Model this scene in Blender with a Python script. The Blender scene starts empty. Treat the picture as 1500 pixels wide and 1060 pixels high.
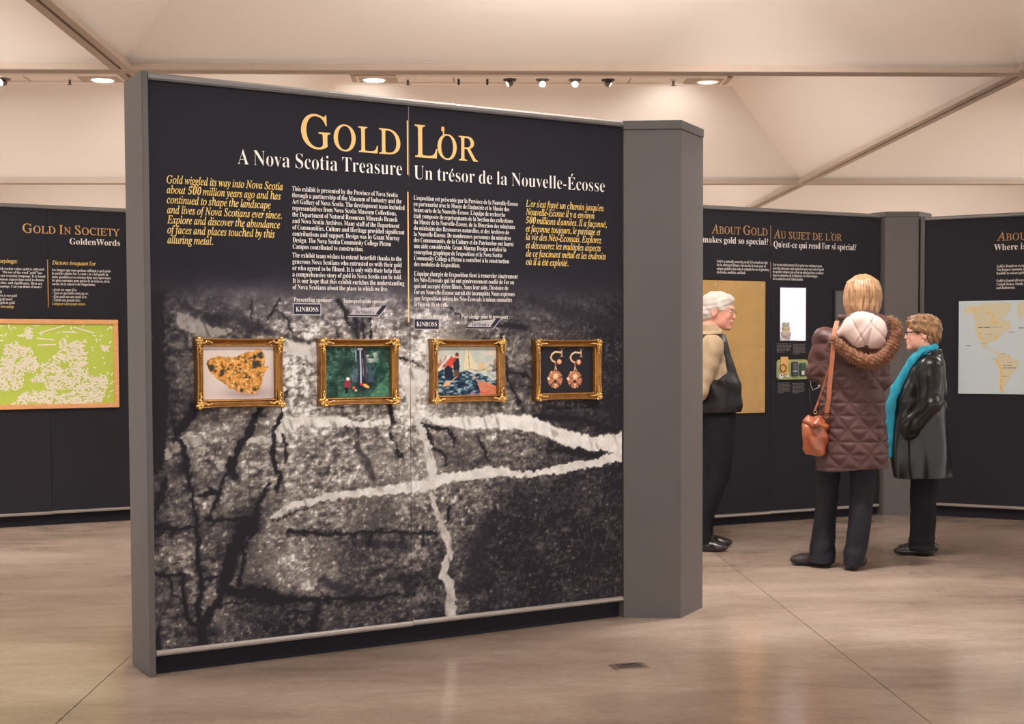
import bpy, math, random
import numpy as np
from mathutils import Vector, Matrix

random.seed(7)
RNG = np.random.default_rng(11)
SC = bpy.context.scene
COL = SC.collection

# ------------------------------------------------------------------ camera
F_PX, YAW, PITCH, ROLL, CY = 2008.27, 0.0362, 0.0397, -0.0038, 596.94
cd = bpy.data.cameras.new('camera')
cd.sensor_fit = 'HORIZONTAL'
cd.sensor_width = 36.0
cd.lens = F_PX / 1500 * 36.0
cd.shift_y = (CY - 530) / 1500
cd.clip_end = 200
cam = bpy.data.objects.new('camera', cd)
COL.objects.link(cam)
_F = Vector((math.sin(YAW)*math.cos(PITCH), math.cos(YAW)*math.cos(PITCH), -math.sin(PITCH)))
_R = Vector((math.cos(YAW), -math.sin(YAW), 0))
_U = _R.cross(_F)
_R2 = _R*math.cos(ROLL) + _U*math.sin(ROLL)
_U2 = -_R*math.sin(ROLL) + _U*math.cos(ROLL)
m4 = Matrix((_R2, _U2, -_F)).transposed().to_4x4()
m4.translation = Vector((0, 0, 1.31))
cam.matrix_world = m4
SC.camera = cam

# ------------------------------------------------------------------ world, light, exposure
SC.view_settings.view_transform = 'Standard'
SC.view_settings.look = 'None'
SC.view_settings.exposure = 0.0
SC.view_settings.gamma = 1.0
SC.view_settings.use_curve_mapping = False
w = bpy.data.worlds.new('world')
SC.world = w
w.use_nodes = True
w.node_tree.nodes['Background'].inputs[0].default_value = (1.0, 0.945, 0.90, 1)
w.node_tree.nodes['Background'].inputs[1].default_value = 1.8

def area_light(loc, size, power, color=(1, .945, .885), target=None, sy=None):
    l = bpy.data.lights.new('gallery_light', 'AREA')
    l.energy = power; l.color = color
    l.shape = 'RECTANGLE'; l.size = size; l.size_y = sy or size
    o = bpy.data.objects.new('gallery_light', l); COL.objects.link(o)
    o.location = loc
    if target:
        o.rotation_euler = (Vector(target)-Vector(loc)).to_track_quat('-Z', 'Y').to_euler()
    return o
def spot_light(loc, target, power, deg, color=(1, .945, .885), blend=.6, r=.05):
    l = bpy.data.lights.new('spot_lamp_beam', 'SPOT')
    l.energy = power; l.color = color; l.spot_size = math.radians(deg); l.spot_blend = blend
    l.shadow_soft_size = r
    o = bpy.data.objects.new('spot_lamp_beam', l); COL.objects.link(o)
    o.location = loc
    o.rotation_euler = (Vector(target)-Vector(loc)).to_track_quat('-Z', 'Y').to_euler()
    return o
CX0, CY0, CS = 0.791, 9.327, 6.087      # ceiling grid: centre line of a cell in x, a beam line in y, cell size
ZB, ZT = 3.232, 4.102                   # beam height, coffer top height
for i in (-1, 0, 1):
    for j, pw in ((-1, 30), (0, 190), (1, 165)):
        area_light((CX0+i*CS, CY0+(j+.5)*CS, ZT-.08), 1.6, pw, target=(CX0+i*CS, CY0+(j+.5)*CS, 0))
for i in (-1, 0, 1):     # added unseen uplights at rail height, put in to brighten the front coffers
    area_light((CX0+i*CS, CY0-2.1, ZB+.12), 1.4, 112, target=(CX0+i*CS, CY0-2.05, ZT+3), sy=.5)
# exhibit spots on the front display wall and on the people at the back, then spots aimed at the floor
spot_light((-.02, 4.05, 3.18), (-.75, 5.95, .95), 125, 78, blend=1, r=.025)
spot_light((1.30, 4.75, 3.18), (.35, 6.45, .95), 112, 78, blend=1, r=.025)
spot_light((1.6, 6.9, 3.9), (2.3, 10.3, 1.2), 200, 60, r=.06)
spot_light((3.2, 6.6, 3.9), (3.6, 10.6, 1.2), 180, 60, r=.06)
spot_light((-3.2, 6.9, 3.9), (-3.1, 10.4, 1.1), 210, 64, r=.06)
spot_light((2.0, 7.2, 3.9), (2.05, 7.4, 0), 620, 62, blend=1, r=.1)
spot_light((3.4, 8.6, 3.9), (3.3, 9.2, 0), 750, 70, blend=1, r=.1)  # added without a fitting, to brighten the far floor
spot_light((2.3, 9.3, 3.9), (2.6, 9.6, 0), 900, 62, blend=1, r=.1)  # another added beam, lifting the dark floor around the women
spot_light((-3.0, 8.2, 3.9), (-3.0, 8.7, 0), 750, 70, blend=1, r=.1)

# ------------------------------------------------------------------ helpers
def lin(c):
    c = np.asarray(c, float)/255.0
    return np.where(c <= .04045, c/12.92, ((c+.055)/1.055)**2.4)

def tag(o, label=None, cat=None, group=None, kind=None):
    if label: o['label'] = label
    if cat: o['category'] = cat
    if group: o['group'] = group
    if kind: o['kind'] = kind
    return o

_mats = {}
def mat(name, rgb, rough=.5, metal=0., noise=0., nscale=20., bump=0., bscale=60., spec=.5, emit=None, estr=0., coat=0., stretch=None, detail=5):
    if name in _mats: return _mats[name]
    m = bpy.data.materials.new(name); m.use_nodes = True
    nt = m.node_tree; b = nt.nodes['Principled BSDF']
    c = lin(rgb)
    b.inputs['Base Color'].default_value = (*c, 1)
    b.inputs['Roughness'].default_value = rough
    b.inputs['Metallic'].default_value = metal
    b.inputs['Specular IOR Level'].default_value = spec
    b.inputs['Coat Weight'].default_value = coat
    if emit is not None:
        b.inputs['Emission Color'].default_value = (*lin(emit), 1)
        b.inputs['Emission Strength'].default_value = estr
    tc = nt.nodes.new('ShaderNodeTexCoord')
    mp = nt.nodes.new('ShaderNodeMapping')
    nt.links.new(tc.outputs['Object'], mp.inputs[0])
    if stretch: mp.inputs['Scale'].default_value = stretch
    if noise > 0:
        n = nt.nodes.new('ShaderNodeTexNoise'); n.inputs['Scale'].default_value = nscale; n.inputs['Detail'].default_value = detail
        nt.links.new(mp.outputs[0], n.inputs['Vector'])
        r = nt.nodes.new('ShaderNodeValToRGB')
        r.color_ramp.elements[0].position = .3; r.color_ramp.elements[1].position = .7
        r.color_ramp.elements[0].color = (*(c*(1-noise)), 1); r.color_ramp.elements[1].color = (*np.clip(c*(1+noise), 0, 1), 1)
        nt.links.new(n.outputs['Fac'], r.inputs[0]); nt.links.new(r.outputs[0], b.inputs['Base Color'])
    if bump > 0:
        n = nt.nodes.new('ShaderNodeTexNoise'); n.inputs['Scale'].default_value = bscale; n.inputs['Detail'].default_value = 6
        nt.links.new(mp.outputs[0], n.inputs['Vector'])
        bp = nt.nodes.new('ShaderNodeBump'); bp.inputs['Strength'].default_value = bump; bp.inputs['Distance'].default_value = .01
        nt.links.new(n.outputs['Fac'], bp.inputs['Height']); nt.links.new(bp.outputs[0], b.inputs['Normal'])
    _mats[name] = m
    return m

def print_mat(name, rough=.55, gain=1.0, nscale=0, namt=0, spec=.3):
    """matt print: ink colours stored per vertex, with a fine procedural grain"""
    m = bpy.data.materials.new(name); m.use_nodes = True
    nt = m.node_tree; b = nt.nodes['Principled BSDF']
    b.inputs['Roughness'].default_value = rough; b.inputs['Specular IOR Level'].default_value = spec
    a = nt.nodes.new('ShaderNodeAttribute'); a.attribute_name = 'ink'
    src = a.outputs['Color']
    if namt:
        tc = nt.nodes.new('ShaderNodeTexCoord')
        n = nt.nodes.new('ShaderNodeTexNoise'); n.inputs['Scale'].default_value = nscale; n.inputs['Detail'].default_value = 8; n.inputs['Roughness'].default_value = .7
        nt.links.new(tc.outputs['Object'], n.inputs['Vector'])
        mr = nt.nodes.new('ShaderNodeMapRange'); mr.inputs[1].default_value = .3; mr.inputs[2].default_value = .7
        mr.inputs[3].default_value = 1-namt; mr.inputs[4].default_value = 1+namt
        nt.links.new(n.outputs['Fac'], mr.inputs[0])
        vm = nt.nodes.new('ShaderNodeVectorMath'); vm.operation = 'SCALE'
        nt.links.new(src, vm.inputs[0]); nt.links.new(mr.outputs[0], vm.inputs['Scale'])
        src = vm.outputs[0]
    nt.links.new(src, b.inputs['Base Color'])
    return m

class MB:
    """collects simple solids and links them as one mesh object"""
    def __init__(s): s.v = []; s.f = []
    def add(s, vs, fs):
        n = len(s.v); s.v += [tuple(v) for v in vs]; s.f += [tuple(i+n for i in f) for f in fs]; return s
    def box(s, x0, y0, z0, x1, y1, z1):
        v = [(x0,y0,z0),(x1,y0,z0),(x1,y1,z0),(x0,y1,z0),(x0,y0,z1),(x1,y0,z1),(x1,y1,z1),(x0,y1,z1)]
        return s.add(v, [(0,3,2,1),(4,5,6,7),(0,1,5,4),(1,2,6,5),(2,3,7,6),(3,0,4,7)])
    def bbox(s, x0, y0, z0, x1, y1, z1, b=.004):
        """box with chamfered edges"""
        bm = [x0, y0, z0, x1, y1, z1]
        X = [x0, x0+b, x1-b, x1]; Y = [y0, y0+b, y1-b, y1]; Z = [z0, z0+b, z1-b, z1]
        vs = []; idx = {}
        for i in (0,3):
            for j in (1,2):
                for k in (1,2): idx[('x',i,j,k)] = len(vs); vs.append((X[i],Y[j],Z[k]))
        for j in (0,3):
            for i in (1,2):
                for k in (1,2): idx[('y',i,j,k)] = len(vs); vs.append((X[i],Y[j],Z[k]))
        for k in (0,3):
            for i in (1,2):
                for j in (1,2): idx[('z',i,j,k)] = len(vs); vs.append((X[i],Y[j],Z[k]))
        import itertools
        fs = []
        for i in (0,3): fs.append([idx[('x',i,1,1)],idx[('x',i,2,1)],idx[('x',i,2,2)],idx[('x',i,1,2)]])
        for j in (0,3): fs.append([idx[('y',1,j,1)],idx[('y',2,j,1)],idx[('y',2,j,2)],idx[('y',1,j,2)]])
        for k in (0,3): fs.append([idx[('z',1,1,k)],idx[('z',2,1,k)],idx[('z',2,2,k)],idx[('z',1,2,k)]])
        for i,ii in ((0,1),(3,2)):
            for j,jj in ((0,1),(3,2)):
                fs.append([idx[('x',i,jj,1)],idx[('x',i,jj,2)],idx[('y',ii,j,2)],idx[('y',ii,j,1)]])
                for k,kk in ((0,1),(3,2)):
                    fs.append([idx[('x',i,jj,kk)],idx[('y',ii,j,kk)],idx[('z',ii,jj,k)]])
            for k,kk in ((0,1),(3,2)):
                fs.append([idx[('x',i,1,kk)],idx[('x',i,2,kk)],idx[('z',ii,2,k)],idx[('z',ii,1,k)]])
        for j,jj in ((0,1),(3,2)):
            for k,kk in ((0,1),(3,2)):
                fs.append([idx[('y',1,j,kk)],idx[('y',2,j,kk)],idx[('z',2,jj,k)],idx[('z',1,jj,k)]])
        return s.add(vs, fs)
    def prism(s, pts, z0, z1):
        n = len(pts)
        v = [(x,y,z0) for x,y in pts]+[(x,y,z1) for x,y in pts]
        f = [tuple(range(n))[::-1], tuple(range(n,2*n))]+[(i,(i+1)%n,n+(i+1)%n,n+i) for i in range(n)]
        return s.add(v, f)
    def tube(s, pts, r, seg=8, caps=True):
        pts = [Vector(p) for p in pts]; n = len(pts); rs = r if hasattr(r,'__len__') else [r]*n
        rings = []
        up = Vector((0,0,1))
        for i,p in enumerate(pts):
            t = (pts[min(i+1,n-1)]-pts[max(i-1,0)]).normalized()
            a = t.cross(up if abs(t.dot(up)) < .95 else Vector((0,1,0))).normalized(); b = t.cross(a)
            rings.append([p+a*math.cos(2*math.pi*k/seg)*rs[i]+b*math.sin(2*math.pi*k/seg)*rs[i] for k in range(seg)])
        vs = [v for r_ in rings for v in r_]
        fs = [(i*seg+k, i*seg+(k+1)%seg, (i+1)*seg+(k+1)%seg, (i+1)*seg+k) for i in range(n-1) for k in range(seg)]
        if caps: fs += [tuple(range(seg))[::-1], tuple((n-1)*seg+k for k in range(seg))]
        return s.add(vs, fs)
    def lathe(s, prof, seg=24, M=None):
        M = M or Matrix(); vs = []
        for r,z in prof:
            for k in range(seg):
                a = 2*math.pi*k/seg; vs.append(M @ Vector((r*math.cos(a), r*math.sin(a), z)))
        n = len(prof)
        fs = [(i*seg+k, i*seg+(k+1)%seg, (i+1)*seg+(k+1)%seg, (i+1)*seg+k) for i in range(n-1) for k in range(seg)]
        fs += [tuple(range(seg))[::-1], tuple((n-1)*seg+k for k in range(seg))]
        return s.add(vs, fs)
    def ball(s, c, r, seg=8, rings=5):
        r = r if hasattr(r,'__len__') else (r,r,r)
        vs = [(c[0],c[1],c[2]-r[2])]
        for i in range(1,rings):
            ph = math.pi*i/rings-math.pi/2
            for k in range(seg):
                a = 2*math.pi*k/seg
                vs.append((c[0]+r[0]*math.cos(ph)*math.cos(a), c[1]+r[1]*math.cos(ph)*math.sin(a), c[2]+r[2]*math.sin(ph)))
        vs.append((c[0],c[1],c[2]+r[2])); N = len(vs)-1
        fs = [(0,1+(k+1)%seg,1+k) for k in range(seg)]
        for i in range(rings-2):
            fs += [(1+i*seg+k,1+i*seg+(k+1)%seg,1+(i+1)*seg+(k+1)%seg,1+(i+1)*seg+k) for k in range(seg)]
        fs += [(N,1+(rings-2)*seg+k,1+(rings-2)*seg+(k+1)%seg) for k in range(seg)]
        return s.add(vs, fs)
    def build(s, name, m, parent=None, smooth=False):
        me = bpy.data.meshes.new(name); me.from_pydata(s.v, [], s.f); me.update()
        import bmesh
        bm = bmesh.new(); bm.from_mesh(me); bmesh.ops.recalc_face_normals(bm, faces=bm.faces); bm.to_mesh(me); bm.free()
        if smooth: me.shade_smooth()
        if m: me.materials.append(m)
        o = bpy.data.objects.new(name, me); COL.objects.link(o)
        if parent: o.parent = parent
        return o

def fast_mesh(name, verts, tris, m=None, parent=None, smooth=False, ink=None, nper=4):
    """numpy arrays -> mesh object; tris is (n,nper)"""
    me = bpy.data.meshes.new(name)
    verts = np.asarray(verts, np.float32); tris = np.asarray(tris, np.int32)
    me.vertices.add(len(verts)); me.vertices.foreach_set('co', verts.ravel())
    me.loops.add(tris.size); me.loops.foreach_set('vertex_index', tris.ravel())
    me.polygons.add(len(tris)); me.polygons.foreach_set('loop_start', np.arange(0, tris.size, nper, dtype=np.int32))
    me.update(calc_edges=True)
    if ink is not None:
        a = me.color_attributes.new('ink', 'FLOAT_COLOR', 'POINT')
        c = np.ones((len(verts), 4), np.float32); c[:, :3] = ink
        a.data.foreach_set('color', c.ravel())
    if smooth: me.shade_smooth()
    if m: me.materials.append(m)
    o = bpy.data.objects.new(name, me); COL.objects.link(o)
    if parent: o.parent = parent
    return o

def empty(name, loc=(0,0,0), rz=0, parent=None):
    o = bpy.data.objects.new(name, None); COL.objects.link(o); o.location = loc; o.rotation_euler = (0,0,rz)
    o.empty_display_size = .1
    if parent: o.parent = parent
    return o

# ---- lettering -------------------------------------------------------------
_gl = {}
def glyph(ch, style):
    k = (ch, style)
    if k in _gl: return _gl[k]
    s = ch
    if style in 'bh':
        if 'A' <= ch <= 'Z': s = chr(0x1D400+ord(ch)-65)
        elif 'a' <= ch <= 'z': s = chr(0x1D41A+ord(ch)-97)
        elif ch.isdigit(): s = chr(0x1D7CE+int(ch))
    else:
        if ch == 'h': s = '\u210e'
        elif 'A' <= ch <= 'Z': s = chr(0x1D434+ord(ch)-65)
        elif 'a' <= ch <= 'z': s = chr(0x1D44E+ord(ch)-97)
        elif ch.isdigit(): s = chr(0x1D7CE+int(ch))
    def mk(t):
        c = bpy.data.curves.new('g', 'FONT'); c.body = t; c.size = 1; c.resolution_u = 3
        if style == 'b': c.offset = -.007
        if style == 'h': c.offset = -.013
        if style in 'iu': c.offset = -.006 if ch.isdigit() else .006
        o = bpy.data.objects.new('g', c)
        me = bpy.data.meshes.new_from_object(o)
        me.calc_loop_triangles()
        v = np.zeros(len(me.vertices)*3, np.float32); me.vertices.foreach_get('co', v); v = v.reshape(-1,3)[:, :2].copy()
        t_ = np.zeros(len(me.loop_triangles)*3, np.int32); me.loop_triangles.foreach_get('vertices', t_)
        bpy.data.objects.remove(o); bpy.data.meshes.remove(me); bpy.data.curves.remove(c)
        return v, t_.reshape(-1,3)
    v, t = mk(s)
    v2, _ = mk(s+s)
    adv = (v2[:,0].max()-v[:,0].max()) if len(v) else .25
    if style == 'i' and ch.isdigit(): adv += .03
    if style == 'i' and (ch.isdigit()): v = v + np.stack([v[:,1]*.25, 0*v[:,1]], 1)
    if style == 'u' and len(v) and ch.isalpha(): v = v - np.stack([v[:,1]*.27, 0*v[:,1]], 1)
    _gl[k] = (v, t, float(adv))
    return _gl[k]

ACC = {'é':('e','a'),'è':('e','g'),'ê':('e','c'),'à':('a','g'),'ù':('u','g'),'î':('i','c'),'ô':('o','c'),'É':('E','a'),'Ê':('E','c'),'ç':('c','d')}
def accent(kind, x, top, q=1.):
    if kind == 'a': return np.array([(x-.03,top+.04),(x+.02,top+.03),(x+.12*q,top+.17),(x+.04,top+.19)])
    if kind == 'g': return np.array([(x+.03,top+.04),(x-.02,top+.03),(x-.12*q,top+.17),(x-.04,top+.19)])[::-1]
    if kind == 'd': return np.array([(x-.04,-.02),(x+.04,-.02),(x+.07,-.16),(x-.08,-.2)])
    return None
def layout(text, style='b', sc_small=None, track=0.):
    """returns verts (n,2), tris, width in units of type size 1"""
    V = []; T = []; x = 0.; n = 0
    for ch in text:
        if ch == ' ': x += .24+track; continue
        acc = None
        if ch in ACC: ch, acc = ACC[ch]
        k = 1.
        if sc_small and ch.islower(): ch = ch.upper(); k = sc_small
        if ch == '’' or ch == "'":
            v = np.array([(.06,.50),(.10,.56),(.10,.70),(.02,.70),(.02,.60),(.06,.60)])*1.0; t = np.array([(0,1,5),(1,2,5),(2,3,5),(3,4,5)]); a = .14
        elif ch == '•':
            an = np.linspace(0,2*np.pi,9)[:-1]; v = np.stack([.14+.09*np.cos(an), .3+.09*np.sin(an)],1); t = np.array([(0,i,i+1) for i in range(1,7)]); a = .3
        elif ch in '.,:;-?"«»/=':
            v, t, a = glyph(ch, style)
        else:
            v, t, a = glyph(ch, style)
        if len(v):
            V.append(v*k+np.array([x,0])); T.append(t+n); n += len(v)
            if acc:
                top = v[:,1].max() if ch != 'i' else .46; cx = x+k*(v[:,0].min()+v[:,0].max())/2
                if style == 'i': cx += .06
                if acc == 'c':
                    q = [np.array([(cx-.13,top+.03),(cx-.08,top+.03),(cx+.02,top+.17),(cx-.04,top+.17)]), np.array([(cx+.13,top+.03),(cx+.08,top+.03),(cx-.04,top+.17),(cx+.02,top+.17)])[::-1]]
                else: q = [accent(acc, cx, top)]
                for qq in q:
                    V.append(qq); T.append(np.array([(0,1,2),(0,2,3)])+n); n += 4
        x += a*k+track
    if not V: return np.zeros((0,2)), np.zeros((0,3),int), x
    return np.concatenate(V), np.concatenate(T), x

class Lettering:
    """lines of print lying on a board face (local x along the board, z up), joined into one thin raised mesh"""
    def __init__(s, y=-.0012): s.V = []; s.T = []; s.n = 0; s.y = y
    def line(s, text, u, z, size, width=None, style='b', sx=.84, align='l', sc=None, track=0.):
        v, t, wd = layout(text, style, sc, track)
        if not len(v): return 1
        v = v.copy(); v[:,1] *= size
        k = (width/(v[:,0].max()-v[:,0].min())) if width else size*sx
        x0 = v[:,0].min(); v[:,0] = (v[:,0]-x0)*k
        if align == 'r': v[:,0] -= v[:,0].max()
        if align == 'c': v[:,0] -= v[:,0].max()/2
        s.V.append(np.stack([v[:,0]+u, np.full(len(v), s.y), v[:,1]+z], 1)); s.T.append(t+s.n); s.n += len(v)
        return k/size
    def rect(s, u0, z0, u1, z1):
        s.V.append(np.array([(u0,s.y,z0),(u1,s.y,z0),(u1,s.y,z1),(u0,s.y,z1)])); s.T.append(np.array([(0,1,2),(0,2,3)])+s.n); s.n += 4
    def quad(s, pts):
        s.V.append(np.array([(a,s.y,b) for a,b in pts])); s.T.append(np.array([(0,1,2),(0,2,3)])+s.n); s.n += 4
    def block(s, lines, u, z, pitch, size, w1, style='b', align='l'):
        sx = s.line(lines[0], u, z, size, width=w1, style=style, align=align)
        for i, l in enumerate(lines[1:], 1):
            if l: s.line(l, u, z-pitch*i, size, style=style, sx=sx, align=align)
    def greek(s, u0, u1, z, n, pitch, h, seed=1):
        r = random.Random(seed)
        for i in range(n):
            x = u0; e = u1-(r.random()*.15 if i < n-1 else .5)*(u1-u0)
            while x < e:
                l = min(e-x, r.uniform(.008,.03)); s.rect(x, z-i*pitch, x+l, z-i*pitch+h); x += l+.005
    def build(s, name, m, parent):
        return fast_mesh(name, np.concatenate(s.V), np.concatenate(s.T), m, parent, nper=3)

# ---- numpy noise and painting ----------------------------------------------
def vnoise(X, Y, seed=0):
    xi = np.floor(X).astype(int); yi = np.floor(Y).astype(int); fx = X-xi; fy = Y-yi
    fx = fx*fx*(3-2*fx); fy = fy*fy*(3-2*fy)
    def h(a, b):
        n = (a*374761393+b*668265263+seed*974634777) & 0xffffffff
        n = ((n ^ (n >> 13))*1274126177) & 0xffffffff
        return ((n ^ (n >> 16)) & 0xffff)/65535.
    return (h(xi,yi)*(1-fx)+h(xi+1,yi)*fx)*(1-fy)+(h(xi,yi+1)*(1-fx)+h(xi+1,yi+1)*fx)*fy
def fbm(X, Y, o=5, seed=0, g=.5):
    r = 0; a = 1; t = 0
    for i in range(o):
        r = r+a*vnoise(X*2**i, Y*2**i, seed+i*17); t += a; a *= g
    return r/t
def ridged(X, Y, o=4, seed=0):
    r = 0; a = 1; t = 0
    for i in range(o):
        r = r+a*(1-abs(2*vnoise(X*2**i, Y*2**i, seed+i*13)-1)); t += a; a *= .55
    return r/t
def crackle(X, Y, seed=0):
    xi = np.floor(X).astype(int); yi = np.floor(Y).astype(int)
    d1 = np.full(X.shape, 9.); d2 = np.full(X.shape, 9.)
    for a in (-1,0,1):
        for b in (-1,0,1):
            cx, cy = xi+a, yi+b
            n = (cx*73856093 ^ cy*19349663 ^ seed*83492791) & 0xffffff
            jx = ((n*1103515245+12345 >> 8) & 0xffff)/65535.; jy = ((n*22695477+1 >> 8) & 0xffff)/65535.
            d = np.hypot(cx+jx-X, cy+jy-Y)
            d2 = np.minimum(d2, np.maximum(d, d1)); d1 = np.minimum(d1, d)
    return d2-d1
def seg_dist(U, V, pts):
    """distance to a polyline of (u, v, halfwidth); returns dist/halfwidth minimum"""
    best = np.full(U.shape, 99.)
    for (a,b,wa),(c,d,wb) in zip(pts[:-1], pts[1:]):
        m = max(wa,wb)*4+.01
        sl = (U > min(a,c)-m) & (U < max(a,c)+m) & (V > min(b,d)-m) & (V < max(b,d)+m)
        if not sl.any(): continue
        u, v = U[sl], V[sl]
        L = (c-a)**2+(d-b)**2+1e-12
        t = np.clip(((u-a)*(c-a)+(v-b)*(d-b))/L, 0, 1)
        q = np.hypot(u-a-t*(c-a), v-b-t*(d-b))/(wa+(wb-wa)*t)
        best[sl] = np.minimum(best[sl], q)
    return best
def in_poly(U, V, P):
    r = np.zeros(U.shape, bool); n = len(P)
    for i in range(n):
        (x1,y1),(x2,y2) = P[i], P[(i+1)%n]
        if y1 == y2: continue
        r ^= ((y1 > V) != (y2 > V)) & (U < (x2-x1)*(V-y1)/(y2-y1)+x1)
    return r

class Canvas:
    """flat print on a rectangle, x right 0..1, y up 0..1 (aspect a = width/height)"""
    def __init__(s, nx, ny, bg):
        s.nx, s.ny = nx, ny
        s.X, s.Y = np.meshgrid(np.linspace(0,1,nx), np.linspace(0,1,ny))
        s.c = np.zeros((ny,nx,3))+np.array(bg, float); s.a = nx/ny
    def fill(s, mask, col, al=1.):
        m = np.clip(mask.astype(float)*al, 0, 1)[...,None]; s.c = s.c*(1-m)+np.asarray(col, float)*m
    def poly(s, P, col, al=1., wob=0., seed=0):
        U = s.X+wob*(fbm(s.X*14, s.Y*14, 4, seed)-.5); V = s.Y+wob*(fbm(s.X*14+9, s.Y*14, 4, seed+5)-.5)
        s.fill(in_poly(U, V, P), col, al)
    def disc(s, x, y, r, col, al=1., ry=None):
        s.fill(np.hypot((s.X-x)*1, (s.Y-y)*(r/(ry or r*s.a))) < r, col, al)
    def stroke(s, pts, wd, col, al=1.):
        d = seg_dist(s.X*s.a, s.Y, [(x*s.a, y, wd) for x,y in pts]); s.fill(np.clip((1.3-d)*3, 0, 1), col, al)
    def mul(s, f): s.c = s.c*f[...,None]
    def mesh(s, name, m, parent, x0, z0, x1, z1, y):
        X = x0+(x1-x0)*s.X; Z = z0+(z1-z0)*s.Y
        v = np.stack([X, np.full(X.shape, y), Z], -1).reshape(-1,3)
        i = np.arange(s.nx*s.ny).reshape(s.ny, s.nx)
        q = np.stack([i[:-1,:-1], i[:-1,1:], i[1:,1:], i[1:,:-1]], -1).reshape(-1,4)
        return fast_mesh(name, v, q, m, parent, ink=lin(np.clip(s.c,0,255)).reshape(-1,3))

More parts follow.
